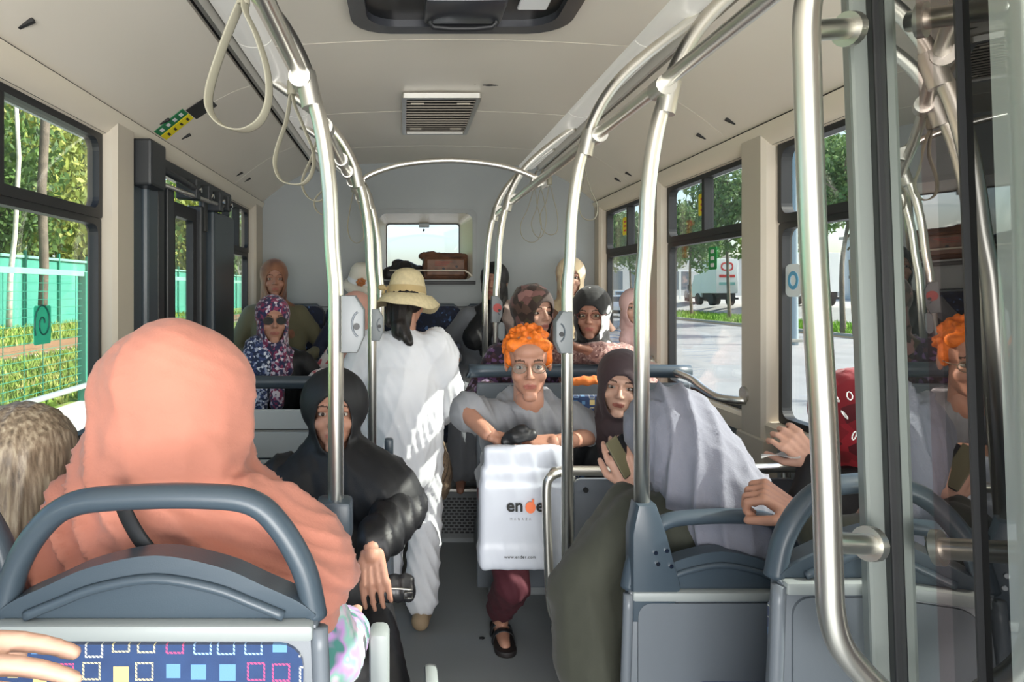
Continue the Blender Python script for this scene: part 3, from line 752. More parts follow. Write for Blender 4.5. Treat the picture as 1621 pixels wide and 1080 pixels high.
# window stickers ---------------------------------------------------
def sticker(name, label, px0, px1, py0, py1, X, mat, rad=.01, sgn=1):
    """flat label stuck on the pane at wall x = X"""
    Ya, Yb = X*F/(px1-CX) if sgn > 0 else X*F/(px0-CX), X*F/(px0-CX) if sgn > 0 else X*F/(px1-CX)
    Ym = (Ya+Yb)/2; z1 = EYE-(py0-CY)*Ym/F; z0 = EYE-(py1-CY)*Ym/F
    t = thing(name, label, 'sticker', (X, Ym, z0))
    a, b = sorted((X-.0, X-sgn*.0012)); obj('label', prism(rrect(Ya, Yb, z0, z1, rad), 'x', a, b), mat, t)
    return t, Ya, Yb, z0, z1
XG = XR+.018
m_yel = M('yellow sticker', srgb('f2e312'), .5); m_grn = M('green sticker', srgb('0f8f45'), .5); m_teal = M('teal sticker', srgb('35c9a2'), .5)
m_orange = M('orange plastic', srgb('e2502a'), .4)
for px0, px1, py0, py1, lb in ((1106, 1119, 306, 341, 'yellow sticker on the upper middle right pane'), (986, 994, 344, 372, 'yellow sticker on the upper rear right pane')):
    t, Ya, Yb, z0, z1 = sticker('window_sticker', lb, px0, px1, py0, py1, XG, m_yel)
    for j in range(3): obj('pictogram', box(XG-.003, XG-.001, Ya+(Yb-Ya)*.3, Ya+(Yb-Ya)*.7, z0+(z1-z0)*(.2+.25*j), z0+(z1-z0)*(.3+.25*j)), m_orange, t)
t, Ya, Yb, z0, z1 = sticker('window_sticker', 'green emergency sticker with white pictograms on the middle right pane', 1122, 1135, 391, 427, XG, m_grn)
for j in range(3): obj('pictogram', prism(rrect(Ya+(Yb-Ya)*.3, Ya+(Yb-Ya)*.7, z0+(z1-z0)*(.12+.3*j), z0+(z1-z0)*(.28+.3*j), .004), 'x', XG-.003, XG-.001), m_white, t)
m_logow = M('white etched film', srgb('e3ecee'), .6); m_logob = M('blue film', srgb('5aa3c8'), .6)
for px0, px1, py0, py1, lb in ((1178, 1197, 376, 418, 'white oval sticker with a blue drop beside the middle right pillar'), (1243, 1270, 418, 470, 'white star-edged sticker with a blue ring on the big right pane')):
    t, Ya, Yb, z0, z1 = sticker('window_sticker', lb, px0, px1, py0, py1, XG, m_logow, .03)
    ym, zm = (Ya+Yb)/2, (z0+z1)/2; q = min(Yb-Ya, z1-z0)*.3
    obj('ring_mark', FR(bmesh.new(), rrect(ym-q, ym+q, zm-q, zm+q, q*.98), rrect(ym-q*.6, ym+q*.6, zm-q*.6, zm+q*.6, q*.58), 'x', XG-.003, XG-.001), m_logob, t)
t, Ya, Yb, z0, z1 = sticker('window_sticker', 'teal sticker with a dark spiral emblem on the left pane', 53, 80, 484, 545, XL-.018, m_teal, .008, -1)
ym, zm = (Ya+Yb)/2, z0+(z1-z0)*.55; sp = [(XL-.015, ym+(.007+.0042*a)*math.cos(a), zm+(.007+.0055*a)*math.sin(a)) for a in [i*.4 for i in range(26)]]
obj('spiral_emblem', tube(sp, .0022, 6), M('dark teal print', srgb('0d5b50'), .5), t)
# emergency hammer in its red holder on the rear right pillar
t = thing('emergency_hammer', 'small red and black emergency hammer fixed to the rear right pillar', 'hammer', (XR-.06, 3.64, 1.66))
ph = 3.64
obj('holder', box(XR-.075, XR-.046, ph-.03, ph+.03, 1.70, 1.86, .008), M('dark holder', (.05, .04, .04), .5), t)
obj('handle', CYL(bmesh.new(), (XR-.085, ph, 1.62), (XR-.085, ph, 1.80), .014, 12), m_orange, t, True, 40)
obj('hammer_head', CYL(bmesh.new(), (XR-.085, ph-.035, 1.80), (XR-.085, ph+.035, 1.80), .017, 12), m_orange, t, True, 40)
# ================================================================ POLES, RAILS, STRAPS
PROF = [(-2, 0), (0, 0), (.1, .008), (.23, .014), (.35, .030), (.437, .052), (.517, .080), (.597, .125), (.67, .19), (.76, .30), (.83, .40)]
def pole(label, X0, Y, sgn, zbot, clamp=None, box_=None, r=.0175, lean=0, top=.83):
    t = thing('grab_pole', label, 'pole', (X0, Y, zbot))
    cv = smooth_path([(X0+sgn*off, Y, EYE+dz) for dz, off in [(-.12, 0)]+PROF[1:]], 5)[2:]
    pts = [Vector((X0, Y, zbot))]+[p for p in cv if p.z > zbot+.02]
    obj('tube', tube(pts, r, 16), m_steel, t, True)
    obj('joint_clamp', CYL(bmesh.new(), (X0+sgn*.052, Y, EYE+.437-.03), (X0+sgn*.068, Y, EYE+.437+.045), r+.006, 16), m_steel2, t, True, 40)
    if box_:
        bx, bz, bw, bh, side = box_
        pl = [(bx-bw/2, bz-bh/2), (bx+bw*.2, bz-bh/2), (bx+bw/2, bz-bh*.22), (bx+bw/2, bz+bh*.25), (bx+bw*.1, bz+bh/2), (bx-bw/2, bz+bh/2)]
        if side < 0: pl = [(2*bx-a, b) for a, b in pl][::-1]
        bb = obj('button_box', prism(pl, 'y', Y-r-.022, Y+.012, .006), m_box, t, True, 35)
        obj('button', CYL(bmesh.new(), (bx+side*bw*.18, Y-r-.022, bz-.005), (bx+side*bw*.18, Y-r-.028, bz-.005), .007, 12), m_black, bb)
        ring = [(bx+side*bw*.18+side*.018*math.cos(a)+side*.008, Y-r-.023, bz+.028*math.sin(a)) for a in np.linspace(1.9, 4.4, 9)]
        obj('pull_ring', tube(ring, .0022, 6), m_seatdark, bb)
    return t
p1 = pole('thick steel pole in front of the black-robed woman, left of the aisle', -.152, 1.54, -1, .0, box_=(-.112, 1.377, .05, .125, 1))
obj('pole_foot', box(-.195, -.115, 1.505, 1.575, .90, .99, .012), m_seatdark, p1, True, 35)
p2 = pole('steel pole beside the woman in the straw hat', -.127, 2.75, -1, 0, box_=(-.105, 1.315, .045, .125, 1))
pole('thin steel pole partly behind the straw hat', -.118, 3.5, -1, .0)
pole('thinnest rear left steel pole by the rear window', -.14, 4.05, -1, .31)
p3 = pole('steel pole standing at the end of the low grey screen', .4925, 2.1, 1, .38, box_=(.475, 1.325, .05, .125, -1))
p4 = pole('steel pole rising from the grey seat of the grey-scarfed woman', .547, 1.6, 1, .93)
p6 = pole('thin steel pole with red-marked button box left of the patterned scarf', .470, 3.55, 1, 1.03, box_=(.47, 1.355, .055, .135, 1))
obj('red_mark', CYL(bmesh.new(), (.47, 3.515, 1.362), (.47, 3.507, 1.362), .022, 14), M('dull red print', srgb('b0403c'), .5), p6)
obj('lower_button', prism(rrect(.475, .505, 1.20, 1.29, .014), 'y', 3.50, 3.53, .003), m_box, p6)
p5 = pole('thin steel pole nearest the rear right corner, beside the black hijab', .470, 4.05, 1, 1.0)
# upper handrails with clamps
def rail(label, pts, r=.0165, ys=()):
    t = thing('ceiling_rail', label, 'handrail', pts[0], 'overhead handrails along the aisle')
    obj('tube', tube(pts, r, 14, 4), m_steel, t, True); return t
def rx(y, s): return (.60-(y-1.2)*.017) if s > 0 else (-.225+(y-1.2)*.004)
RZ = EYE+.462
railR = rail('overhead steel handrail on the right of the aisle', [(.585, -.6, RZ+.03), (.60, 1.2, RZ+.02), (.57, 2.4, RZ), (.55, 3.4, RZ-.01), (.54, 4.25, RZ-.02)])
railL = rail('overhead steel handrail on the left of the aisle', [(-.235, -.6, RZ+.03), (-.23, 1.2, RZ+.02), (-.225, 2.4, RZ), (-.22, 3.3, RZ), (-.20, 4.25, RZ-.02)])
for t, s, yy in ((railR, 1, (1.6, 2.1, 3.0, 3.55, 4.05)), (railL, -1, (1.54, 2.0, 2.5, 2.75, 3.0, 3.5, 4.05))):
    for y in yy:
        x = {1: .60-.0145*(y-1.2)*1.2, -1: -.23+.004*(y-1.2)}[s]
        obj('clamp', CYL(bmesh.new(), (x, y-.03, RZ+.005), (x, y+.03, RZ+.005), .024, 14), m_steel2, t, True, 40)
pass
arch = thing('cross_bar', 'thin curved steel bar arching across the aisle between the handrails', 'handrail', (.2, 3.0, 1.93))
obj('tube', tube([P(566, 291, 3.0), P(590, 275, 3.0), P(640, 260, 3.0), P(715, 254, 3.0), P(790, 262, 3.0), P(840, 278, 3.0), P(868, 294, 3.0)], .012, 12, 5), m_steel, arch, True)
for px, py in ((570, 289), (862, 290)):
    q = P(px, py, 3.0); obj('end_socket', CYL(bmesh.new(), q+Vector((-.02, 0, -.01)), q+Vector((.02, 0, .01)), .019, 12), m_steel2, arch, True, 40)
# hanging straps: loops of webbing
def strap(label, Y, top, bot, pts, wd, group='grey hanging straps'):
    tp = P(*top, Y); t = thing('hanging_strap', label, 'hanging strap', tp, group)
    q = [P(a, b, Y) for a, b in pts]
    q = [Vector((p.x, p.y+.012*math.sin(i), p.z)) for i, p in enumerate(q)]
    obj('loop', tube(q, .01, 8, 6, closed=True, flat=(.0016, wd/2)) if False else T(bmesh.new(), smooth_path(q, 6, True), .01, 8, True, (wd/2, .0020), (0.35, 1, 0)), m_strap, t, True)
    obj('sleeve', CYL(bmesh.new(), tp+Vector((0, 0, -.012)), tp+Vector((0, 0, .02)), .011, 12), m_strap, t, True, 40)
    obj('hook', tube([tp+Vector((0, 0, .02)), tp+Vector((.004, -.026, .035)), tp+Vector((.01, 0, .062)), tp+Vector((.004, .026, .035)), tp+Vector((0, 0, .02))], .005, 8), m_steel2, t, True)
strap('nearest and largest grey hanging strap, top left', 1.12, (385, -4), 0, [(385, 0), (362, 40), (338, 105), (330, 150), (336, 180), (356, 202), (385, 207), (410, 190), (423, 155), (422, 110), (408, 60), (392, 25)], .024)
strap('second hanging strap from the front on the left rail', 1.62, (462, 142), 0, [(461, 150), (452, 190), (437, 235), (435, 262), (445, 285), (463, 293), (482, 290), (494, 270), (495, 240), (482, 205), (468, 170)], .02)
strap('third hanging strap from the front on the left rail', 2.15, (505, 212), 0, [(504, 220), (492, 250), (479, 280), (480, 300), (492, 316), (508, 319), (520, 305), (520, 280), (514, 250)], .018)
strap('fourth hanging strap on the left rail, against the rear wall', 2.7, (528, 262), 0, [(527, 268), (515, 295), (498, 315), (500, 332), (513, 341), (524, 335), (530, 310)], .016)
strap('last thin hanging strap on the left rail', 3.2, (560, 300), 0, [(560, 304), (553, 335), (550, 360), (555, 378), (566, 385), (576, 374), (572, 340), (565, 315)], .012)
strap('thin hanging strap nearest the cross bar on the right rail', 3.35, (846, 292), 0, [(846, 300), (836, 330), (825, 355), (827, 375), (840, 384), (852, 378), (857, 355), (851, 325)], .012)
strap('thin hanging strap just right of the nearest to the cross bar', 3.15, (856, 290), 0, [(856, 300), (850, 330), (842, 352), (846, 370), (855, 376), (862, 362), (864, 335)], .012)
strap('wider of the thin straps on the right rail, near the street windows', 2.95, (870, 288), 0, [(870, 294), (865, 320), (856, 340), (858, 362), (870, 372), (881, 366), (882, 340), (877, 315)], .014)
strap('thick hanging strap between the two near right poles', 2.2, (920, 245), 0, [(920, 252), (924, 285), (918, 318), (920, 340), (930, 349), (941, 345), (945, 325), (936, 300), (928, 270)], .022)
# grab rail bent along the right window
t = thing('window_grab_rail', 'bent steel grab rail along the right window above the sill', 'handrail', P(1210, 632, 2.62))
obj('tube', tube([(1.30, 3.62, 1.08), (1.25, 3.60, 1.085), (1.23, 3.40, 1.08), (1.225, 3.0, 1.075), (1.225, 2.86, 1.05), (1.235, 2.74, 1.03), (1.27, 2.66, 1.03), (1.31, 2.64, 1.03)], .016, 12, 5), m_steel, t, True)
for y in (3.62, 2.64): obj('flange', CYL(bmesh.new(), (1.285, y, 1.055 if y < 3 else 1.08), (1.30, y, 1.055 if y < 3 else 1.08), .03, 14), m_steel2, t, True, 40)
# ================================================================ DOOR LEAF with mirror-like pane, right foreground
dl = thing('glass_door_leaf', 'tall grey framed glass leaf at the right, mirroring the bus interior', 'glass screen', (.76, 1.1, 0))
th = math.radians(16); ud = Vector((-math.sin(th), -math.cos(th), 0)); nd = Vector((math.cos(th), -math.sin(th), 0)); A0 = Vector((.766, 1.1, 0))
def leafbox(t0, t1, n0, n1, z0, z1, bev=0, leanx=0):
    bm = bmesh.new()
    c = A0+ud*(t0+t1)/2+nd*(n0+n1)/2; c.z = (z0+z1)/2
    B(bm, -(n1-n0)/2, (n1-n0)/2, -(t1-t0)/2, (t1-t0)/2, -(z1-z0)/2, (z1-z0)/2, bev)
    bm.transform(Matrix.Translation(c) @ Matrix.Rotation(-th, 4, 'Z'))
    bm.transform(Matrix.Translation(Vector((A0.x, A0.y, 1.2))) @ Matrix.Rotation(-.036, 4, Vector((0, 1, 0))) @ Matrix.Translation(-Vector((A0.x, A0.y, 1.2)))) if leanx else None
    return bm
m_alu = M('grey anodised aluminium', srgb('8d9490'), .42, .25)
m_mirr = bpy.data.materials.new('dark reflective glass'); m_mirr.use_nodes = True; g = NG(m_mirr); g.n.remove(g.n['Principled BSDF'])
gl = g.n.new('ShaderNodeBsdfGlossy'); gl.inputs[0].default_value = (.80, .82, .80, 1); gl.inputs['Roughness'].default_value = .012
df = g.n.new('ShaderNodeBsdfDiffuse'); df.inputs[0].default_value = (.10, .11, .11, 1)
mx = g.n.new('ShaderNodeMixShader'); mx.inputs[0].default_value = .72; g.l.new(df.outputs[0], mx.inputs[1]); g.l.new(gl.outputs[0], mx.inputs[2]); g.l.new(mx.outputs[0], g.n['Material Output'].inputs[0])
def mirr(name, c, d, f):
    m = m_mirr.copy(); m.name = name
    for n_ in m.node_tree.nodes:
        if n_.type == 'BSDF_GLOSSY': n_.inputs[0].default_value = c4(c)
        if n_.type == 'BSDF_DIFFUSE': n_.inputs[0].default_value = c4(d)
        if n_.type == 'MIX_SHADER': n_.inputs[0].default_value = f
    return m
m_mirr2 = mirr('smoked reflective glass', (.5, .46, .44), (.04, .035, .035), .72)
m_mirr3 = mirr('pinkish reflective film', (.66, .58, .56), (.12, .09, .09), .72)
m_mirr4 = mirr('dark reflective film', (.2, .2, .2), (.02, .02, .02), .6)
obj('frame_post', leafbox(-.030, .008, -.036, .010, .3, 2.26, .006, 1), m_alu, dl)
obj('edge_seal', leafbox(.008, .034, -.012, .010, .3, 2.26, .003, 1), m_black, dl)
obj('pane', leafbox(.018, .281, -.003, .003, .35, 2.22, 0, 1), m_mirr, dl)
obj('tinted_strip', leafbox(.166, .21, -.0045, -.0032, .35, 2.22, 0, 1), m_mirr3, dl)
obj('tinted_strip', leafbox(.21, .281, -.0045, -.0032, .35, 2.22, 0, 1), m_mirr2, dl)
obj('middle_seal', leafbox(.281, .286, -.010, .006, .3, 2.24, 0, 1), m_black, dl)
obj('tinted_strip', leafbox(.286, .343, -.003, .003, .35, 2.22, 0, 1), m_mirr4, dl)
obj('pane', leafbox(.343, .55, -.003, .003, .35, 2.22, 0, 1), mirr('reflective glass with painted pale reflection', (.6, .64, .62), (.42, .46, .45), .35), dl)  # pale diffuse colour stands in for a whiter reflection and dulls the handle's image
obj('edge_post', leafbox(.55, .60, -.02, .03, .3, 2.26, .006, 1), m_alu, dl)
obj('top_channel', leafbox(-.03, .60, -.02, .02, 2.21, 2.26, .003, 1), m_doordark, dl)
# long polished door handle on the post
dh = obj('door_handle', tube([P(1300, -60, 1.0), P(1285, -20, 1.0), P(1277, 30, 1.0), P(1278, 120, 1.0), P(1288, 400, 1.0), P(1305, 700, 1.0), P(1312, 900, 1.0), P(1316, 970, 1.0), P(1330, 1020, 1.0), P(1362, 1062, 1.0), P(1410, 1110, 1.0)], .0185, 18, 6), m_steel, dl, True)
obj('handle_arm', tube([P(1280, 50, 1.0), P(1310, 47, 1.02), P(1352, 45, 1.07)], .0155, 16, 3), m_steel, dh, True)
obj('handle_arm', tube([P(1312, 858, 1.0), P(1340, 860, 1.02), P(1385, 862, 1.06)], .0155, 16, 3), m_steel, dh, True)
for py, px in ((46, 1344), (861, 1377)): obj('collar', CYL(bmesh.new(), P(px-5, py, 1.055), P(px+5, py, 1.06), .026, 18), m_steel2, dh, True, 40)
# ================================================================ SEATS
def bus_seat(name, label, cx, Y, zt, w, face=1, back_mat=None, inset=None, floor=0, handle=True, dark=True, group=None, tilt=.0, cushion=True):
    """face +1: the sitter looks to +Y (we see the shell), -1: towards the camera"""
    t = thing(name, label, 'seat', (cx, Y, floor), group)
    md = m_seatdark if dark else m_seatgrey
    def X(u): return cx+u*w
    def Z(v): return zt+v
    f = face; zs = floor+.42
    if handle:
        hp = [(-.49, -.01), (-.455, .055), (-.38, .11), (-.28, .143), (-.12, .153), (.12, .155), (.28, .147), (.37, .115), (.45, .055), (.485, -.01)]
        obj('hand_loop', tube([(X(u), Y, Z(v)) for u, v in hp], .02, 14, 6, flat=(.021, .017), up=(0, 1, 0)), md, t, True)
    cr = [(-.5, -.004), (-.5, .0), (-.44, .02), (-.33, .042), (-.2, .066), (0, .082), (.2, .066), (.33, .042), (.44, .02), (.5, .0), (.5, -.004)]
    cp = smooth_path([(X(u), 0, Z(v)) for u, v in cr[1:-1]], 4); cp = [(p.x, p.z) for p in cp]
    obj('headrest_crest', prism([(X(-.5), Z(-.006))]+cp+[(X(.5), Z(-.006))], 'y', Y-.022, Y+.022, .01), md, t, True, 40)
    obj('crest_ridge', tube([(X(u*.9), Y-f*.024, Z(v*.8-.014)) for u, v in cr[2:-2]], .007, 8, 4), md, t, True)
    # shell: slightly flared downwards
    zb = zs-.05; n = 7; sh = []
    outl = [(X(-.5), Z(-.006)), (X(-.515), Z(-.2)), (X(-.53), zb), (X(.53), zb), (X(.515), Z(-.2)), (X(.5), Z(-.006))]
    obj('shell', prism(outl, 'y', Y-f*.03, Y+f*.01, .008), back_mat or m_seatgrey, t, True, 40)
    obj('shell_rim', tube([(X(-.505), Y-f*.026, Z(-.012)), (X(-.52), Y-f*.026, Z(-.2)), (X(-.535), Y-f*.02, zb)], .012, 10, 4), back_mat or m_seatgrey, t, True)
    obj('shell_rim', tube([(X(.505), Y-f*.026, Z(-.012)), (X(.52), Y-f*.026, Z(-.2)), (X(.535), Y-f*.02, zb)], .012, 10, 4), back_mat or m_seatgrey, t, True)
    obj('band', box(X(-.49), X(.49), Y-f*.04, Y-f*.0, Z(-.026), Z(-.004), .006), m_seatlight, t, True, 40)
    pl = prism(rrect(X(-.46), X(.46), zb+.04, Z(-.030), .03), 'y', *sorted((Y-f*.036, Y-f*.02)))
    obj('back_panel', pl, inset or m_seatgrey, t)
    # sitting side: padded back and cushion
    obj('back_pad', prism(rrect(X(-.45), X(.45), zs+.02, Z(-.02), .06), 'y', *sorted((Y+f*.01, Y+f*.055)), .015), m_fabric, t, True, 40)
    if cushion:
        obj('cushion', box(X(-.47), X(.47), *sorted((Y+f*.03, Y+f*.46)), zs-.03, zs+.05, .025), m_fabric, t, True, 40)
        obj('seat_pan', box(X(-.5), X(.5), *sorted((Y-f*.01, Y+f*.47)), zs-.07, zs-.03, .012), md, t)
        obj('pedestal', box(X(-.12), X(.12), *sorted((Y+f*.1, Y+f*.34)), floor, zs-.06, .01), m_seatdark, t)
    return t
bus_seat('bus_seat', 'nearest seat at lower left, blue fabric back with coloured squares', -.333, .95, 1.014, .435, 1, inset=m_fabric)
bus_seat('bus_seat', 'seat at the far lower left beside the nearest one, only its loop showing', -.785, 1.05, 1.00, .40, 1)
s1 = bus_seat('bus_seat', 'grey seat at right in front of the grey-scarfed woman, with the pole bracket', .72, 1.6, .775, .42, 1, inset=m_seatgrey)
s2 = bus_seat('bus_seat', 'nearest grey seat at right, behind the polished door handle', .845, 1.2, .965, .42, 1, inset=m_seatgrey, floor=.1)
# bracket that carries the pole
obj('pole_bracket', prism([(.515, .70), (.60, .70), (.625, .78), (.59, .90), (.57, .965), (.528, .965), (.515, .90)], 'y', 1.565, 1.625, .008), m_seatdark, s1, True, 35)
for x, z in ((.565, .86), (.59, .865), (.57, .835), (.60, .83)): obj('screw', CYL(bmesh.new(), (x, 1.566, z), (x, 1.560, z), .005, 8), m_chrome, s1)
# aisle armrests of the front left double seat
ar = thing('armrest', 'pale grey folding armrest standing by the aisle at the bottom', 'armrest', P(602, 1080, 1.3))
obj('pad', box(-.065, -.028, 1.27, 1.33, .62, .82, .012), m_seatlight, ar, True, 40)
obj('arm_tube', tube([(-.045, 1.3, .68), (-.05, 1.25, .6), (-.10, 1.18, .52), (-.13, 1.1, .45)], .014, 10, 4), m_seatgrey, ar, True)
ar2 = thing('armrest', 'tip of a pale armrest at the bottom edge beside the black robe', 'armrest', P(685, 1085, 1.55))
obj('pad', box(.045, .075, 1.50, 1.60, .40, .595, .01), m_seatlight, ar2, True, 40)
obj('arm_tube', tube([(.06, 1.55, .45), (.06, 1.55, .2), (.04, 1.55, .02)], .012, 10, 2), m_seatgrey, ar2, True)
# rear-facing seats in the middle
bus_seat('bus_seat', 'seat under the black-robed woman facing the camera', -.27, 2.42, .80, .42, -1, handle=False)
obj_h = thing('seat_handle', 'small dark grab handle at the aisle end of the black-robed woman\'s seat', 'handle', (-.055, 2.4, .86))
obj('grip', box(-.068, -.038, 2.38, 2.42, .85, .94, .008), m_seatdark, obj_h, True, 40)
obj('stem', box(-.062, -.044, 2.388, 2.412, .4, .86, .004), m_seatgrey, obj_h)
bus_seat('bus_seat', 'window seat beside the black-robed woman, empty pale back showing', -.72, 2.46, .84, .40, -1, handle=False)
# left cross partition with dark rail and pale panels
lp = thing('partition', 'low white panelled partition with a dark padded top rail at left', 'partition', (-.65, 2.95, 0))
obj('top_rail', tube([(XL+.04, 2.95, 1.06), (-.40, 2.95, 1.06), (-.33, 2.95, 1.05), (-.31, 2.95, .98)], .028, 14, 3), m_seatdark, lp, True)
for z0, z1 in ((.86, .945), (.74, .852), (.62, .732)): obj('panel', box(XL+.03, -.33, 2.94, 2.965, z0, z1, .006), M('white laminated panel', srgb('b9c1c3'), .4), lp)
obj('panel_joint', box(XL+.03, -.33, 2.937, 2.94, .853, .859), m_steel2, lp)
obj('base_panel', box(XL+.03, -.33, 2.95, 2.965, .02, .62), m_seatgrey, lp)
obj('end_post', box(-.335, -.305, 2.93, 2.97, 0, 1.0, .006), m_seatgrey, lp)
# right cross rail behind the red-haired woman
rp = thing('partition', 'low partition with a dark padded rail behind the orange-haired woman', 'partition', (.9, 3.18, 0))
obj('top_rail', tube([(.30, 3.16, 1.08), (.36, 3.16, 1.085), (1.0, 3.16, 1.085), (XR-.04, 3.16, 1.08)], .030, 14, 3), m_seatdark, rp, True)
obj('panel', box(.33, XR-.04, 3.15, 3.175, .1, 1.03, .008), m_seatgrey, rp)
obj('blue_pad', box(.75, 1.18, 3.11, 3.15, .6, .98, .015), m_fabric, rp, True, 40)
obj('cushion', box(.36, 1.18, 2.92, 3.12, .40, .47, .02), m_fabric, rp, True, 40)
# grey screen with steel rail and D-shaped tube
gs = thing('low_screen', 'low dark grey screen under a steel rail, between aisle and street windows', 'partition', (.9, 2.3, 0))
obj('panel', prism(rrect(.565, 1.30, .05, .825, .02), 'y', 2.30, 2.318, .003), M('dark grey laminate', srgb('6a7078'), .5), gs)
obj('rail', tube([(.475, 2.2, .873), (.50, 2.25, .862), (.54, 2.28, .858), (.8, 2.28, .858), (1.30, 2.28, .87)], .0165, 14, 4), m_steel, gs, True)
obj('d_tube', tube([(.49, 2.2, .873), (.462, 2.18, .868), (.447, 2.18, .84), (.447, 2.18, .75), (.452, 2.18, .60), (.460, 2.18, .47), (.475, 2.18, .42), (.50, 2.19, .39)], .0145, 14, 6), m_steel, gs, True)
obj('bolt', CYL(bmesh.new(), (.60, 2.30, .79), (.60, 2.294, .79), .009, 12), m_black, gs)
for x in (.56, 1.28): obj('leg', CYL(bmesh.new(), (x, 2.33, 0), (x, 2.33, .86), .014, 12), m_steel, gs, True, 40)
# rear bench: five seats with dark blue fabric
for i, lb in enumerate(['rear bench seat at the left wall under the olive coat', 'rear bench seat left of the straw-hatted woman', 'middle rear bench seat with dark blue dotted back, empty', 'rear bench seat under the woman in the black hijab', 'rear bench seat at the right corner under the beige scarf']):
    x0 = XL+.03+i*.458; x1 = x0+.445
    t = thing('rear_bench_seat', lb, 'seat', ((x0+x1)/2, 4.5, .52), 'seats of the rear bench')
    obj('cushion', box(x0, x1, 4.24, 4.64, .52, .80, .03), m_fabdark, t, True, 40)
    obj('backrest', prism(rrect(x0, x1, .78, 1.345, .05), 'y', 4.60, 4.70, .02), m_fabdark, t, True, 40)
    obj('back_rim', tube([(x0+.01, 4.66, .82), (x0+.01, 4.66, 1.31), (x0+.05, 4.66, 1.35), (x1-.05, 4.66, 1.35), (x1-.01, 4.66, 1.31), (x1-.01, 4.66, .82)], .012, 8), m_seatdark, t, True)
# things on the rear window shelf
t = thing('brown_bag', 'worn brown leather bag on the rear window ledge', 'bag', P(705, 450, 4.74))
me = sculpt([('b', .125, .44, 4.80, 4.94, 1.52, 1.66, .03), ('c', (.13, 4.87, 1.69), (.2, 4.87, 1.70), .03, .028), ('c', (.2, 4.87, 1.69), (.42, 4.87, 1.68), .03, .032), ('c', (.43, 4.87, 1.54), (.46, 4.87, 1.55), .03, .02), ('b', .13, .44, 4.81, 4.93, 1.60, 1.69, .02)], .008, 4)
wrinkle(me, .005, 40, (1, .2, .6), 4); link('bag_body', me, M('worn brown leather', srgb('5b3b2a'), .5, var=(18, .5), bump=(60, .4)), t)
obj('flap', box(.15, .42, 4.785, 4.80, 1.55, 1.67, .01), M('brown leather flap', srgb('6e4a34'), .5, var=(20, .4)), t)
for x, z in ((.36, 1.615), (.27, 1.60)): obj('stud', CYL(bmesh.new(), (x, 4.785, z), (x, 4.778, z), .009, 10), m_black, t)
for k_, z in enumerate((1.645, 1.635, 1.622)): obj('printed_line', box(.21, .33-k_*.02, 4.7835, 4.785, z, z+.005), M('faded red print', srgb('8f3d2c'), .6), t)
t = thing('dark_bag', 'crumpled black bag on the rear window ledge beside the brown one', 'bag', P(640, 430, 4.74))
me = sculpt([('e', (.0, 4.86, 1.56), (.12, .07, .10)), ('c', (-.1, 4.86, 1.56), (.09, 4.86, 1.56), .06, .07), ('e', (-.04, 4.86, 1.64), (.05, .04, .03))], .008, 3)
wrinkle(me, .008, 45, (1, .2, .4), 8); link('bag_body', me, M('black nylon', (.015, .014, .016), .5, bump=(80, .3)), t)
obj('carry_strap', tube([(-.06, 4.80, 1.55), (-.03, 4.78, 1.64), (.04, 4.785, 1.64), (.07, 4.8, 1.55)], .006, 8, 5), m_black, t, True)
# ================================================================ PEOPLE
def skin(name, c): return M(name, srgb(c), .55, sss=.05, var=(25, .05))
SK = {k: skin('skin '+k, v) for k, v in dict(a='bf9480', b='ad7f6a', c='9d715e', d='c79f8b').items()}
m_lip = M('lips', srgb('9f6257'), .5); m_brow = M('brows', srgb('4a3428'), .8); m_eye = M('eye white', srgb('a9a198'), .4); m_iris = M('iris', srgb('2a1c14'), .2)
def basis(yaw, pitch=0, roll=0):
    """columns: right, forward, up; yaw 0 looks at the camera (-Y), + turns to +X"""
    f = Vector((math.sin(yaw), -math.cos(yaw), 0)); u = Vector((0, 0, 1)); r = f.cross(u)
    q = Matrix((r, f, u)).transposed()
    return q @ Matrix.Rotation(pitch, 3, 'X') @ Matrix.Rotation(roll, 3, 'Y')
HEAD = sculpt([('e', (0, -.018, .035), (.074, .092, .084)), ('e', (0, .015, -.035), (.060, .072, .078)),
    ('e', (0, .040, -.055), (.046, .046, .056)), ('c', (-.006, .068, -.103), (.006, .068, -.103), .019, .019),
    ('e', (.034, .052, -.032), (.026, .026, .024)), ('e', (-.034, .052, -.032), (.026, .026, .024)),
    ('c', (-.036, .062, .026), (0, .074, .022), .014, .012), ('c', (.036, .062, .026), (0, .074, .022), .014, .012), ('e', (0, .045, .05), (.055, .04, .035)),
    ('c', (0, .082, .008), (0, .103, -.026), .0065, .0105), ('e', (.010, .092, -.031), (.008, .009, .007)), ('e', (-.010, .092, -.031), (.008, .009, .007)),
    ('c', (-.019, .080, -.058), (0, .088, -.056), .005, .0068), ('c', (.019, .080, -.058), (0, .088, -.056), .005, .0068),
    ('c', (-.015, .080, -.069), (.015, .080, -.069), .0068, .0068), ('c', (-.02, .077, -.0635), (.02, .077, -.0635), .004, .004),
    ('e', (.031, .062, .011), (.020, .014, .008)), ('e', (-.031, .062, .011), (.020, .014, .008)),
    ('e', (.076, -.012, -.004), (.009, .019, .030)), ('e', (-.076, -.012, -.004), (.009, .019, .030)),
    ('c', (0, -.02, -.05), (0, -.032, -.17), .052, .056)], .0042, 3)
hc = coords(HEAD).copy()
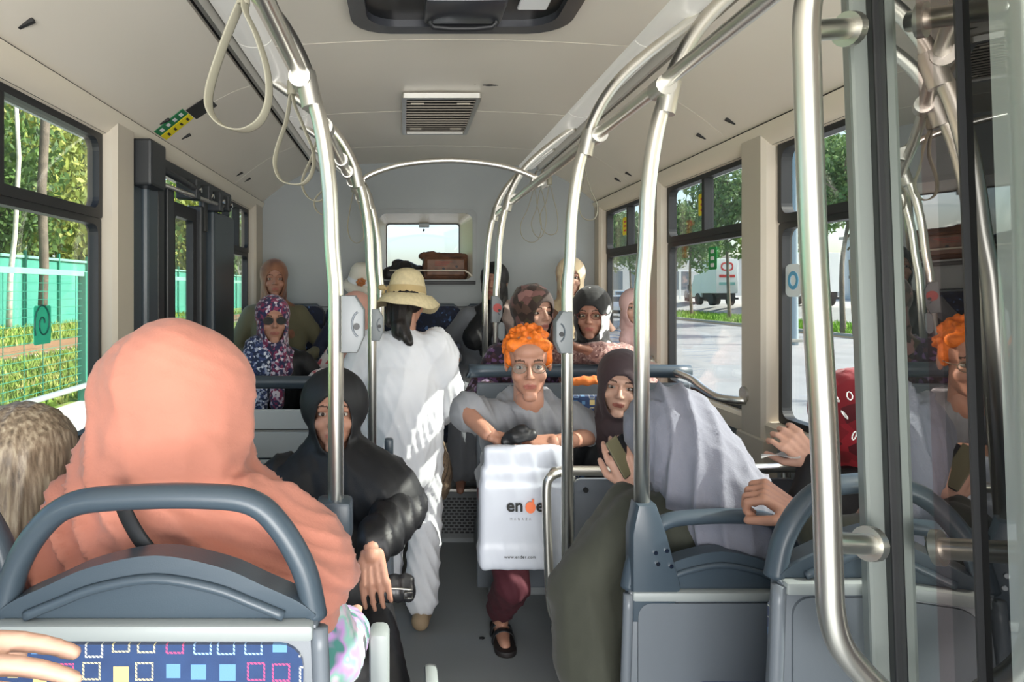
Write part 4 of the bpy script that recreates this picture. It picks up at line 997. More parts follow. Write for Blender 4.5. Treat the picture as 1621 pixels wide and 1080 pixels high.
# seat the eyes: press in a socket
for sx in (-1, 1):
    d = np.sqrt(((hc[:, 0]-sx*.031)/.017)**2+((hc[:, 2]-.001)/.011)**2)
    hc[:, 1] -= np.where((d < 1) & (hc[:, 1] > .03), .008*(1-np.clip(d, 0, 1)**2), 0)
setco(HEAD, hc)
eb = bmesh.new()
for sx in (-1, 1): EL(eb, (sx*.031, .0610, -.0005), (.0145, .0118, .0072), None, 2)
EYEM = bpy.data.meshes.new('e'); eb.to_mesh(EYEM); eb.free()
ib = bmesh.new()
for sx in (-1, 1): EL(ib, (sx*.031, .0690, -.0003), (.0062, .0052, .0060), None, 2)
IRISM = bpy.data.meshes.new('i'); ib.to_mesh(IRISM); ib.free()
hp = np.empty(len(HEAD.polygons)*3, np.float32); HEAD.polygons.foreach_get('center', hp); hp = hp.reshape(-1, 3)
lipm = (hp[:, 1] > .070) & ((hp[:, 0]/.023)**2+((hp[:, 2]+.0635)/.0098)**2 < 1)
bz = .026-.9*(np.abs(hp[:, 0])-.030)**2*8
browm = (hp[:, 1] > .055) & (np.abs(hp[:, 0]) > .013) & (np.abs(hp[:, 0]) < .048) & (np.abs(hp[:, 2]-bz) < .0035)
HMI = np.where(lipm, 1, np.where(browm, 2, 0))
def join(parts):
    """parts: (mesh, matrix3, loc, scale, material index or array) -> one mesh"""
    V, Fc, mi, off = [], [], [], 0
    for me, R, loc, s, idx in parts:
        c = coords(me)
        if R is not None: c = (c*s)@np.array(R).T+np.array(loc)
        V.append(c); ln = len(me.polygons)
        ls = np.empty(len(me.loops), np.int32); me.loops.foreach_get('vertex_index', ls); tt = np.empty(ln, np.int32); me.polygons.foreach_get('loop_total', tt)
        Fc.append((ls+off, tt)); mi.append(np.full(ln, idx) if np.isscalar(idx) else idx); off += len(c)
    V = np.concatenate(V); L = np.concatenate([a for a, b in Fc]); TT = np.concatenate([b for a, b in Fc]); mi = np.concatenate(mi)
    me = bpy.data.meshes.new('body'); me.vertices.add(len(V)); me.vertices.foreach_set('co', V.astype(np.float32).ravel())
    me.loops.add(len(L)); me.loops.foreach_set('vertex_index', L.astype(np.int32))
    me.polygons.add(len(TT)); me.polygons.foreach_set('loop_start', np.concatenate([[0], np.cumsum(TT)[:-1]]).astype(np.int32)); me.polygons.foreach_set('loop_total', TT.astype(np.int32))
    me.polygons.foreach_set('material_index', mi.astype(np.int32)); me.polygons.foreach_set('use_smooth', np.ones(len(TT), bool))
    me.update(calc_edges=True); me.validate(); return me
def hand(wrist, d, pn, curl=.6, s=1, side=1, spread=.12, thumb=.5):
    """d: direction wrist->fingers, pn: palm normal (fingers curl towards it), side: thumb side sign"""
    w = Vector(wrist); d = Vector(d).normalized(); pn = Vector(pn); pn = (pn-d*pn.dot(d)).normalized(); l = d.cross(pn)*side
    pr = []
    for a in (-.028, -.010, .010, .028): pr.append(('c', w+l*a*.7*s+d*.012*s, w+d*.085*s+l*a*s, .013*s, .0105*s))
    for k, (a, L) in enumerate(((.034, .066), (.0115, .075), (-.0115, .070), (-.033, .055))):
        p = w+d*.085*s+l*a*s; q = (d+l*a*spread*30*.1).normalized(); ang = 0; r = .0088*s
        for j, fr in enumerate((.45, .31, .24)):
            ang += curl*(1.0 if j else .8)
            dd = q*math.cos(ang)+pn*math.sin(ang); e = p+dd*L*fr*s
            pr.append(('c', p, e, r, r*.9)); p = e; r *= .9
    p = w+d*.03*s+l*.026*s; dd = (d*.65+l*.75+pn*.35).normalized(); e = p+dd*.038*s; pr.append(('c', p, e, .0135*s, .0105*s))
    d2 = (d*.8+l*(.6-.8*thumb)+pn*(.3+.7*thumb)).normalized(); e2 = e+d2*.028*s; pr.append(('c', e, e2, .0105*s, .0095*s)); pr.append(('c', e2, e2+d2*.018*s, .0095*s, .008*s))
    return pr
def ik(a, b, l1, l2, hint):
    a, b = Vector(a), Vector(b); d = b-a; L = d.length
    if L > (l1+l2)*.999: return a+d*(l1/(l1+l2))
    x = (l1*l1-l2*l2+L*L)/(2*L); h = math.sqrt(max(l1*l1-x*x, 0)); u = d.normalized(); n = Vector(hint); n = (n-u*n.dot(u)).normalized()
    return a+u*x+n*h
class Fig: pass
def person(label, head, yaw=0, pitch=0, roll=0, s=1.0, pelvis=None, bodyyaw=None, L=None, R=None, sk='a', feet=None, el=(None, None), base=None, legs=True, name='person', hd=None, cat='person', group=None, neck=0):
    """L/R: dicts for the two hands (image-left / image-right resolved by caller): p, d, pn, curl, side"""
    f = Fig(); f.s = s; Rm = basis(yaw, pitch, roll); H = Vector(head); f.R = Rm; f.H = H; f.yaw = yaw
    by = yaw if bodyyaw is None else bodyyaw; BB = basis(by); f.B = BB; r, fw, up = BB.col[0], BB.col[1], BB.col[2]
    N = H+Rm @ Vector((0, -.03, -.155*s)); N = N+Vector((0, 0, -.02)); f.N = N
    pv = Vector(pelvis) if pelvis else N+Vector((0, 0, -.50*s)); f.pv = pv
    ax = (N-pv).normalized(); f.ax = ax
    C = N-ax*.13*s; f.C = C; f.W = pv+ax*.2*s
    f.S = [N-ax*.05*s+r*q*.152*s for q in (-1, 1)]
    f.hips = [pv+r*q*.09*s for q in (-1, 1)]
    f.hand = []; f.elb = []; fine = []
    for q, h, e, S in ((-1, L, el[0], f.S[0]), (1, R, el[1], f.S[1])):
        if h is None: hp_ = pv+r*q*.13*s+fw*.22*s+Vector((0, 0, .1)); h = dict(p=hp_, d=fw+Vector((0, 0, -.2)), pn=(0, 0, -1), curl=.35, side=1, hide=True)
        w = Vector(h['p']); E = Vector(e) if e else ik(S, w, .28*s, .25*s, h.get('hint', (r*q*.6+Vector((0, 0, -1)))))
        f.hand.append(w); f.elb.append(E)
        if not h.get('hide'): fine += hand(w, h['d'], h['pn'], h.get('curl', .6), s*h.get('s', 1), h.get('side', 1), thumb=h.get('thumb', .5))+[('c', w-(w-E).normalized()*.10*s, w+Vector(h['d']).normalized()*.015*s, .030*s, .024*s)]
    f.feet = feet; f.knees = []
    if feet:
        for q, ft, hp_ in ((-1, feet[0], f.hips[0]), (1, feet[1], f.hips[1])):
            f.knees.append(ik(hp_, Vector(ft)+Vector((0, 0, .08)), .41*s, .41*s, fw+Vector((0, 0, .4))))
    # whole body, coarse under the clothes
    pr = [('e', C, (.12*s, .075*s, .14*s), BB), ('e', f.W, (.11*s, .08*s, .14*s), BB), ('e', pv+Vector((0, 0, .04)), (.13*s, .10*s, .10*s), BB), ('c', N+ax*.05, N-ax*.06, .053*s, .056*s)]
    for S, E, w in zip(f.S, f.elb, f.hand): pr += [('c', C+(S-C)*.6+ax*.03*s, S-ax*.02*s, .045*s, .036*s), ('c', S-ax*.02*s, E, .038*s, .036*s), ('c', E, w, .036*s, .026*s)]
    if feet:
        for hp_, k, ft in zip(f.hips, f.knees, feet):
            ft = Vector(ft); pr += [('c', hp_, k, .066*s, .045*s), ('c', k, ft+Vector((0, 0, .07)), .040*s, .032*s), ('c', ft+Vector((0, 0, .045)), ft+fw*.13*s+Vector((0, 0, .02)), .034*s, .024*s)]
    coarse = sculpt(pr, .014, 3)
    parts = [(HEAD, Rm, H, s, HMI), (EYEM, Rm, H, s, 3), (IRISM, Rm, H, s, 4), (coarse, None, None, 1, 0)]
    if fine: parts.append((sculpt(fine, .0042, 2), None, None, 1, 0))
    bz_ = base or (pv.x, pv.y, 0)
    f.t = thing(name, label, cat, bz_, group)
    f.body = link('body', join(parts), [SK[sk], m_lip, m_brow, m_eye, m_iris], f.t)
    return f
def hl(f, v): return f.H+f.R @ (Vector(v)*f.s)
def garment(f, name, mat, prims, voxel=.012, sm=5, amp=.006, freq=26, k=(1, .4, .15), seed=1, mask=None, cut=None, thick=0, par=None, head=None):
    me = sculpt(prims, voxel, sm); wrinkle(me, amp, freq, k, seed, mask=mask, head=head)
    if cut:
        bm = bmesh.new(); bm.from_mesh(me); dl_ = [v for v in bm.verts if cut(v.co)]; bmesh.ops.delete(bm, geom=dl_, context='VERTS')
        bd = [e for e in bm.edges if e.is_boundary]
        for _ in range(3):
            vs = {v for e in bd for v in e.verts}; nw = {}
            for v in vs:
                nb = [e.other_vert(v).co for e in v.link_edges if e.is_boundary]
                if len(nb) == 2: nw[v] = v.co*.4+(nb[0]+nb[1])*.3
            for v, c in nw.items(): v.co = c
        bm.to_mesh(me); bm.free(); me.shade_smooth()
    o = link(name, me, mat, par or f.t)
    if cut and thick:
        m = o.modifiers.new('s', 'SOLIDIFY'); m.thickness = thick; m.offset = -1
    return o
def top(f, name, mat, fat=1.0, sleeve=1.0, slen=1.0, hem=None, amp=.006, seed=1, k=(1, .4, .15), freq=24, voxel=.011, extra=(), bust=.0, mask=None, sm=5):
    s = f.s; B_, ax = f.B, f.ax; fw = B_.col[1]
    pr = [('e', f.C, (.175*s*fat, .122*s*fat, .18*s), B_), ('e', f.W, (.165*s*fat, .13*s*fat, .17*s), B_), ('e', f.pv+Vector((0, 0, .05)), (.18*s*fat, .15*s*fat, .14*s), B_), ('c', f.N+ax*.0*s, f.N-ax*.1*s, .068*s, .10*s)]
    for S, E, w in zip(f.S, f.elb, f.hand):
        pr += [('c', f.C+(S-f.C)*.5+ax*.04*s, S, .072*s*fat, .054*s*fat)]
        if slen >= 1: pr += [('c', S, E, .056*s*sleeve, .047*s*sleeve), ('c', E, E+(w-E)*.88, .047*s*sleeve, .037*s*sleeve)]
        else: pr += [('c', S, S+(E-S)*slen*1.0, .056*s*sleeve, .060*s*sleeve)]
    return garment(f, name, mat, pr+list(extra), voxel, sm, amp, freq, k, seed, mask=mask)
def skirt(f, name, mat, amp=.010, seed=2, w=1.0, bottom=None):
    s = f.s; pr = [('e', f.pv+Vector((0, 0, .02)), (.19*s*w, .16*s*w, .12*s), f.B)]
    for hp_, k, ft in zip(f.hips, f.knees, f.feet):
        ft = Vector(ft); pr += [('c', hp_, k, .10*s*w, .085*s*w), ('c', k, ft+Vector((0, 0, .12)), .085*s*w, .09*s*w)]
    a, b = f.knees; pr += [('c', a, b, .08*s, .08*s), ('c', (f.hips[0]+f.hips[1])/2, (a+b)/2, .1*s, .085*s), ('c', (a+b)/2, (Vector(f.feet[0])+Vector(f.feet[1]))/2+Vector((0, 0, .13)), .08*s, .085*s)]
    return garment(f, name, mat, pr, .013, 5, amp, 26, (1, .3, .1), seed)
def trousers(f, name, mat, w=1.0, amp=.006, seed=2):
    s = f.s; pr = [('e', f.pv+Vector((0, 0, .02)), (.17*s, .135*s, .12*s), f.B)]
    for hp_, k, ft in zip(f.hips, f.knees, f.feet):
        ft = Vector(ft); pr += [('c', hp_, k, .09*s*w, .07*s*w), ('c', k, ft+Vector((0, 0, .11)), .068*s*w, .062*s*w)]
    return garment(f, name, mat, pr, .011, 4, amp, 30, (1, .3, .3), seed)
def shoe(f, i, mat, nm='shoe', open_=False):
    ft = Vector(f.feet[i]); fw = f.B.col[1]; s = f.s
    pr = [('c', ft+Vector((0, 0, .035))-fw*.05*s, ft+fw*.15*s+Vector((0, 0, .022)), .042*s, .030*s), ('c', ft+fw*.03+Vector((0, 0, .03)), ft+fw*.13*s+Vector((0, 0, .026)), .043*s, .036*s)]
    return garment(f, nm, mat, pr, .007, 3, 0)
def hijab(f, mat, drape=1.0, amp=.004, seed=3, chest=.2, back=.15, face=(.056, .080), tight=1.0, open_=True, extra=(), freq=36, voxel=.0075, wide=1.0, k=(.5, 1, .2), name='headscarf', mask=None, zoff=-.030):
    s = f.s; R = f.R; hlv = lambda v: hl(f, v); B_ = f.B; fw = B_.col[1]; r = B_.col[0]
    pr = [('e', hlv((0, -.022, .032)), (.092*s*tight, .112*s*tight, .102*s*tight), R), ('e', hlv((0, -.002, -.035)), (.082*s*tight, .098*s, .095*s), R),
          ('e', hlv((0, .015, -.095)), (.066*s*wide, .075*s, .055*s), R), ('c', hlv((0, -.03, -.04)), f.N+Vector((0, 0, -.0)), .082*s*wide, .088*s*wide)]
    for q in (-1, 1):
        pr += [('c', f.N+r*q*.02*s, f.N+r*q*.12*s*drape-f.ax*.06*s*drape, .078*s, .05*s)]
    if chest: pr += [('c', f.N+fw*.03*s, f.N+fw*.085*s-f.ax*chest*s, .082*s, .058*s), ('c', f.N+fw*.03*s+r*.03*s, f.N+fw*.08*s+r*.07*s-f.ax*chest*.8*s, .06*s, .045*s), ('c', f.N+fw*.03*s-r*.03*s, f.N+fw*.08*s-r*.07*s-f.ax*chest*.8*s, .06*s, .045*s)]
    if back: pr += [('c', f.N-fw*.02*s, f.N-fw*.07*s-f.ax*back*s, .085*s, .07*s)]
    Ri = R.inverted(); fx, fz = face
    cut = (lambda co: (lambda q: q.y > .015*s and (q.x/(fx*s))**2+((q.z-zoff*s)/(fz*s))**2 < 1)(Ri @ (co-f.H))) if open_ else None
    return garment(f, name, mat, pr+list(extra), voxel*s, 4, amp, freq, k, seed, cut=cut, thick=.003, mask=mask, head=f.H)
def glasses(f, dark=False, col=None):
    s = f.s; m = col or M('spectacle frame', (.03, .02, .02), .3)
    R4 = Matrix.Translation(f.H) @ f.R.to_4x4() @ Matrix.Scale(s, 4)
    g_ = bmesh.new()
    for sx in (-1, 1):
        ring = [(sx*.033+(.026 if dark else .023)*math.cos(a), .083+.0*abs(math.cos(a)), .0+(.019 if dark else .017)*math.sin(a)) for a in np.linspace(0, 2*math.pi, 17)[:-1]]
        T(g_, ring, .0016, 6, True); T(g_, [(sx*.057, .081, .004), (sx*.074, .05, .005), (sx*.08, -.01, .004)], .0016, 6)
    T(g_, [(-.011, .0845, .003), (0, .088, .006), (.011, .0845, .003)], .0016, 6)
    g_.transform(R4); fr = obj('spectacles', g_, m, f.t, True)
    l_ = bmesh.new()
    for sx in (-1, 1):
        bmesh.ops.create_cone(l_, cap_ends=True, segments=20, radius1=.0245 if dark else .0215, radius2=.0235 if dark else .021, depth=.002, matrix=Matrix.Translation((sx*.033, .083, 0)) @ Matrix.Rotation(math.pi/2, 4, 'X') @ Matrix.Diagonal((1.05, .76, 1, 1)))
    l_.transform(R4); obj('lens', l_, M('dark lens', (.01, .01, .012), .08) if dark else m_glass, fr, True, 40)
# ---------------------------------------------------------------- cloth materials
def cloth(name, c, rough=.8, b=(500, .15), var=(5, .06)): return M(name, srgb(c), rough, sheen=0 if 'black' in name else .12, bump=b, var=var)
c_coral = cloth('coral crinkled cotton', 'c27f6c', .85, (220, .3)); c_black = cloth('matt black cloth', '101114', .6, (300, .2)); c_blacksat = cloth('satin black cloth', '131316', .52, (300, .1))
c_white = cloth('white cotton', 'e4e6ea', .8); c_olive = cloth('dark olive wool', '3b3d33', .85); c_oliv2 = cloth('pale olive cloth', '5f5c45', .8)
c_brown = Mpat('brown shaded scarf', [(0, '5f3d2c'), (.45, '8a5f45'), (.7, '6e4636')], 9, 'noise', const=False)
c_multi = Mpat('purple red and white flowered scarf', [(0, '2b2c52'), (.28, '7a2b50'), (.45, 'b9a9bd'), (.62, '8e3a5e'), (.78, '3a3350'), (.9, 'd8cfd8')], 75)
c_multi2 = Mpat('blue white flowered scarf end', [(0, '23304f'), (.4, 'aab4cc'), (.6, '3d4b78'), (.85, 'e0e4ee')], 90)
c_floral = Mpat('white floral print', [(0, 'e3d9d6'), (.7, 'c2515a'), (.8, 'e8dfdc'), (.9, '2f3f5a')], 42)
c_pink = cloth('peach scarf', 'd8a596'); c_navy = cloth('navy cloth', '1c2238')
c_greyc = cloth('grey coat cloth', '6d7075', .8); c_shawl = Mpat('pinkish beige shawl', [(0, 'a8918a'), (.5, 'c0aaa0'), (.8, '9a7f7c')], 14, 'noise', const=False)
c_brpat = Mpat('dark brown scarf with pink blotches', [(0, '3a2a24'), (.45, '5a4238'), (.65, '7a5450'), (.8, '4a4030'), (.92, '9a6f6a')], 26)
c_flor2 = Mpat('dark purple flowered dress', [(0, '2c2030'), (.4, '4a2c38'), (.6, '6b4a78'), (.8, '3a2028'), (.93, '9d86a8')], 55)
c_beige = Mpat('cream and tan scarf', [(0, 'd9bd92'), (.5, 'e6d3ae'), (.75, 'b98c66')], 8, 'noise', const=False)
c_bw = Mpat('black and pale grey scarf', [(0, '141516'), (.44, '1b1c1d'), (.53, 'cdd2cf'), (.8, 'dfe3e0')], 7, 'noise', const=True)
c_knit = Mpat('pink brown knitted jacket', [(0, '8d6660'), (.5, 'a8827a'), (.75, '6f4a48'), (.9, 'c4a49a')], 120)
c_tee = cloth('heather grey t-shirt', '888a8e', .85, (600, .2)); c_maroon = M('maroon trousers', srgb('4f1f2a'), .85)
c_plum = cloth('dark plum hijab', '3a2c30', .75); c_greyknit = cloth('grey knitted scarf', '787a86', .9, (260, .5)); c_red = Mpat('crimson scarf', [(0, '8e1826'), (.6, 'a8202f'), (.88, '5f101c')], 22)
c_pastel = bpy.data.materials.new('x'); c_pastel = Mpat('pastel pink white and green print', [(0, 'b98bb4'), (.4, 'd9bdd0'), (.47, '7fb5a4'), (.55, 'b184bd'), (.62, '3f7a72')], 14, 'noise', const=False)
c_stripe = Mpat('blue and white striped blouse', [(0, 'dfe6f0'), (.55, '6f9fdc'), (.8, 'e3e9f2')], 9, 'wave', warp=1.5)
m_straw = M('natural straw', srgb('d4c59e'), .8, bump=(260, .7, .003), var=(60, .1)); m_straww = M('white straw', srgb('e0dccf'), .8, bump=(260, .6, .003)); m_ribbon = cloth('tan ribbon', 'b59f72')
def hat(f, mat, rib, name='hat', flower=False, bow=False, tilt=0, rb=.155, drop=.035, zc=.06):
    """crown and brim lathe in head space"""
    prof = [(.0, .125), (.03, .124), (.06, .112), (.080, .085), (.090, .045), (.096, .0), (.103, -.012), (.125, -.02), (rb, -.02-drop), (rb+.004, -.018-drop), (.125, -.012), (.100, -.002)]
    bm = bmesh.new(); rings = []
    for r_, z in prof:
        ring = []
        for k in range(40):
            a = 2*math.pi*k/40; wv = (.010*math.sin(3*a+.7)+.006*math.sin(5*a))*max(0, (r_-.1)/.05)
            ring.append(bm.verts.new((max(r_, .0005)*math.cos(a)*.95, max(r_, .0005)*math.sin(a)*1.08-.012, z+zc+wv)))
        rings.append(ring)
    for i in range(len(rings)-1):
        for k in range(40): bm.faces.new((rings[i][k], rings[i][(k+1) % 40], rings[i+1][(k+1) % 40], rings[i+1][k]))
    M4 = Matrix.Translation(f.H) @ f.R.to_4x4() @ Matrix.Scale(f.s, 4) @ Matrix.Rotation(tilt, 4, 'X'); bm.transform(M4)
    o = obj(name, bm, mat, f.t, True)
    b2 = bmesh.new(); rr = []
    for r_, z in ((.0975, .004), (.0935, .036)):
        rr.append([b2.verts.new((r_*math.cos(a)*.96, r_*math.sin(a)*1.09-.012, z+zc)) for a in np.linspace(0, 2*math.pi, 33)[:-1]])
    for k in range(32): b2.faces.new((rr[0][k], rr[0][(k+1) % 32], rr[1][(k+1) % 32], rr[1][k]))
    b2.transform(M4); ro = obj('ribbon', b2, rib, o, True)
    if bow:
        b3 = bmesh.new()
        for dx, dz, rx_, rz_ in ((-.024, .004, .022, .014), (.024, .004, .022, .014), (0, 0, .009, .010), (-.012, -.028, .009, .026), (.014, -.026, .008, .024)):
            EL(b3, (.085*bow+dx*.6, -.075+dx*.5, zc+.02+dz), (rx_, .010, rz_), None, 2)
        b3.transform(M4); obj('bow', b3, rib, o, True)
    if flower:
        b3 = bmesh.new()
        for k in range(7):
            a = k*.9; EL(b3, (.022*math.cos(a)+.03, .095, zc+.03+.020*math.sin(a)), (.013, .009, .011), None, 2)
        EL(b3, (.03, .103, zc+.03), (.01, .008, .01), None, 2); b3.transform(M4); obj('flower', b3, M('tan flower', srgb('b5713f'), .7), o, True)
    return o
PI = math.pi
obj('podium', box(XL, -.07, 3.35, 4.0, 0, .15, .01), m_floor, fl); obj('podium', box(.40, XR, 3.3, 4.0, 0, .15, .01), m_floor, fl)
for cx, lb in ((-.73, 'seat under the woman in sunglasses'), (-.29, 'seat under the woman in the peach scarf'), ):
    bus_seat('bus_seat', lb, cx, 3.98, 1.06, .42, -1, floor=.15, handle=False)
for cx, lb in ((.64, 'seat under the woman in the dark flowered dress'), (1.09, 'seat under the woman in the black and grey scarf')):
    bus_seat('bus_seat', lb, cx, 3.90, 1.0, .42, -1, floor=.15, handle=False)
def seated_feet(pv, yaw, fl_=0.0, d=.45, w=.1):
    B_ = basis(yaw); return [Vector(pv)+B_.col[0]*q*w+B_.col[1]*d+Vector((0, 0, fl_-pv[2])) for q in (-1, 1)]
def sit(label, H, pv, yaw=0, by=0, fl_=0., **k):
    return person(label, H, yaw=yaw, bodyyaw=by, pelvis=pv, feet=k.pop('feet', None) or seated_feet(pv, by, fl_), base=(pv[0], pv[1], fl_), **k)
# --- 1 blonde girl, far left, from behind
f = sit('person with long ash blonde hair seen from behind at the far left edge', P(42, 745, 1.32), (-.70, 1.30, .52), PI, PI, s=.92, sk='d')
top(f, 'blouse', cloth('pale blue cotton', 'b9c9d4'), amp=.004)
trousers(f, 'trousers', c_navy)
def hair(f, prims, mat, amp=.003, freq=90, k=(1, .3, 0), seed=3, voxel=.006, name='hair'):
    return garment(f, name, mat, [(p[0], *[hl(f, q) if isinstance(q, tuple) and len(q) == 3 and i < (2 if p[0] == 'c' else 1) else q for i, q in enumerate(p[1:])]) for p in prims], voxel, 2, amp, freq, k, seed)
m_blonde = M('ash blonde hair', srgb('8d7d68'), .45, bump=(200, .4)); g = NG(m_blonde)
mp = g.n.new('ShaderNodeMapping'); mp.inputs['Scale'].default_value = (90, 90, 4); g.l.new(g.coord(), mp.inputs[0])
g.l.new(g.ramp(g.noise(mp.outputs[0], 1.5, 3).outputs[0], [(.3, srgb('5e5142')), (.5, srgb('8a7a66')), (.7, srgb('b3a68f'))]), g.n['Principled BSDF'].inputs['Base Color'])
hr = hair(f, [('e', (0, -.022, .035), (.100, .112, .102)), ('c', (0, -.05, 0), (0, -.085, -.32), .095, .10), ('c', (-.04, -.05, -.1), (-.07, -.08, -.34), .06, .055), ('c', (.04, -.05, -.1), (.07, -.08, -.34), .06, .055)], m_blonde, .004, 130)
# --- 2 woman in the coral scarf
f = sit('person in a coral headscarf seen from behind in the nearest seat', (-.41, 1.25, 1.265), (-.37, 1.17, .58), PI, PI, s=1.03, el=((-.60, 1.24, .78), (-.135, 1.24, .80)), R=dict(p=(-.12, 1.50, .72), d=(-.2, 1, 0), pn=(0, 0, -1), curl=.5, side=1))
s = f.s
top(f, 'blouse', c_pastel, fat=1.0, sleeve=1.4, amp=.008, seed=5)
skirt(f, 'skirt', c_navy)
N = f.N
hj = hijab(f, c_coral, open_=False, amp=.028, freq=20, k=(.7, .2, 1), voxel=.0075, chest=.15, mask=lambda c: np.clip((1.26-c[:, 2])/.16, .28, 1), extra=[
    ('e', f.H+Vector((0, -.01, .0)), (.142, .14, .13)), ('c', f.H+Vector((0, -.01, -.05)), N+Vector((-.008, -.01, .03)), .144, .150),
    ('c', f.H+Vector((-.06, 0, -.06)), N+Vector((-.075, -.0, .01)), .085, .09), ('c', N+Vector((-.12, -.03, -.01)), N+Vector((.12, -.05, -.01)), .07, .07),
    ('c', N+Vector((0, -.04, -.04)), N+Vector((-.02, -.08, -.25)), .14, .12), ('c', N+Vector((.05, -.02, -.06)), N+Vector((.205, .0, -.12)), .15, .122), ('c', N+Vector((.2, -.03, -.13)), N+Vector((.215, -.03, -.17)), .095, .08),
    ('c', N+Vector((-.05, -.02, -.06)), N+Vector((-.18, -.04, -.15)), .13, .095), ('c', N+Vector((-.2, -.04, -.15)), N+Vector((-.23, -.05, -.30)), .085, .07)])
st_ = obj('bag_strap', T(bmesh.new(), smooth_path([(-.425, 1.03, 1.155), (-.405, 1.015, 1.12), (-.375, 1.0, 1.085), (-.335, .995, 1.045)], 5), .01, 8, False, (.004, .012), (0, 1, 0)), m_black, f.t, True)
# --- 3 woman in the black chador
f = sit('person in a black chador facing the camera behind the thick steel pole', P(529, 650, 2.12), (-.25, 2.24, .54), .05, .12, s=.97, sk='b',
        feet=[(.0, 1.70, 0), (-.22, 1.74, 0)], L=dict(p=P(588, 868, 1.72), d=(.12, -.30, -.95), pn=(.1, .9, -.3), curl=.28, side=-1, s=.98, thumb=.2),
        el=(P(640, 800, 2.05), P(440, 830, 2.1)))
e = f.elb
top(f, 'robe', c_blacksat, sleeve=1.55, amp=.010, seed=6, fat=1.05)
skirt(f, 'skirt', c_blacksat, amp=.012, w=1.1)
hijab(f, c_black, amp=.009, freq=22, chest=.34, back=.3, face=(.055, .083), k=(.9, .2, .5), seed=8, extra=[('c', f.N, e[0]+Vector((-.06, -.0, .02)), .12, .12), ('c', f.N, e[1]+Vector((.06, 0, .10)), .11, .10), ('c', f.N+Vector((0, -.03, -.05)), f.N+Vector((.06, -.10, -.32)), .12, .11), ('e', hl(f, (0, -.03, .02)), (.108, .11, .112))], voxel=.009)
for i in (0, 1): shoe(f, i, m_black)
hb = thing('handbag', 'small black leather handbag on the lap of the black-robed woman', 'bag', P(630, 930, 1.8))
me = sculpt([('b', -.095, .03, 1.73, 1.79, .665, .715, .018), ('c', (-.07, 1.76, .71), (.01, 1.76, .715), .02, .018)], .006, 3); wrinkle(me, .003, 50, (1, 0, .5), 3)
link('bag_body', me, M('black leather', (.012, .012, .014), .35, bump=(120, .3)), hb)
obj('zip', tube([(-.085, 1.727, .705), (-.03, 1.725, .71), (.02, 1.727, .706)], .0025, 6, 4), m_steel2, hb, True)
obj('buckle', tube([(.0, 1.727, .70), (.02, 1.725, .70), (.02, 1.725, .685), (.0, 1.727, .685)], .0018, 6, closed=True), m_steel2, hb, True)
# --- 4 brown hijab, olive coat, back left
f = sit('person in a brown shaded headscarf and olive coat in the back left corner', P(434, 442, 4.32), (-.76, 4.42, .93), .25, .15, fl_=.31, s=.97, sk='c')
top(f, 'coat', c_oliv2, sleeve=1.1, fat=1.05, seed=4); skirt(f, 'skirt', c_oliv2)
hijab(f, c_brown, amp=.006, drape=1.2, chest=.22, freq=34, k=(.8, .3, .5))
# --- 5 sunglasses
f = sit('person in dark sunglasses and a purple flowered headscarf, black coat', P(432, 507, 3.6), (-.70, 3.74, .70), .3, .1, fl_=.15, s=1.0, sk='b')
top(f, 'coat', c_black, sleeve=1.15, seed=4); skirt(f, 'skirt', c_black)
hj = hijab(f, c_multi, amp=.006, chest=.1, freq=40, face=(.052, .080))
glasses(f, True)
garment(f, 'scarf_end', c_multi2, [('c', f.N+Vector((-.07, -.04, .03)), f.N+Vector((-.10, -.12, -.26)), .07, .075), ('c', f.N+Vector((-.02, -.09, -.02)), f.N+Vector((-.04, -.14, -.28)), .05, .04)], .008, 3, .006, 50, (1, .2, .2), 4, par=hj)
garment(f, 'scarf_end', c_multi, [('c', f.N+Vector((.05, -.08, .02)), f.N+Vector((.05, -.14, -.24)), .045, .038)], .008, 3, .005, 50, (1, .2, .2), 5, par=hj)
# --- 6a white hat at the back
f = sit('person in a white straw hat with a tan flower, at the back left', P(572, 456, 4.32), (-.27, 4.45, .93), .3, .1, fl_=.31, s=.92, sk='c', pitch=-.25)
top(f, 'coat', c_navy, seed=4); skirt(f, 'skirt', c_navy); hijab(f, c_navy, face=(.045, .05), chest=.15)
hat(f, m_straww, c_white, flower=True, tilt=-.1, rb=.145, drop=.03, zc=.045)
# --- 6b peach scarf
f = sit('person in a peach headscarf and white floral blouse half hidden by the poles', P(563, 497, 3.78), (-.30, 3.86, .70), -.5, 0, fl_=.15, s=.95, sk='b', roll=.2)
top(f, 'blouse', c_floral, seed=5, extra=[('c', (-.38, 3.60, .95), (-.42, 3.50, .98), .09, .08), ('c', (-.32, 3.80, 1.0), (-.38, 3.60, .95), .1, .09)]); skirt(f, 'skirt', c_navy); hijab(f, c_pink, chest=.12, face=(.05, .072))
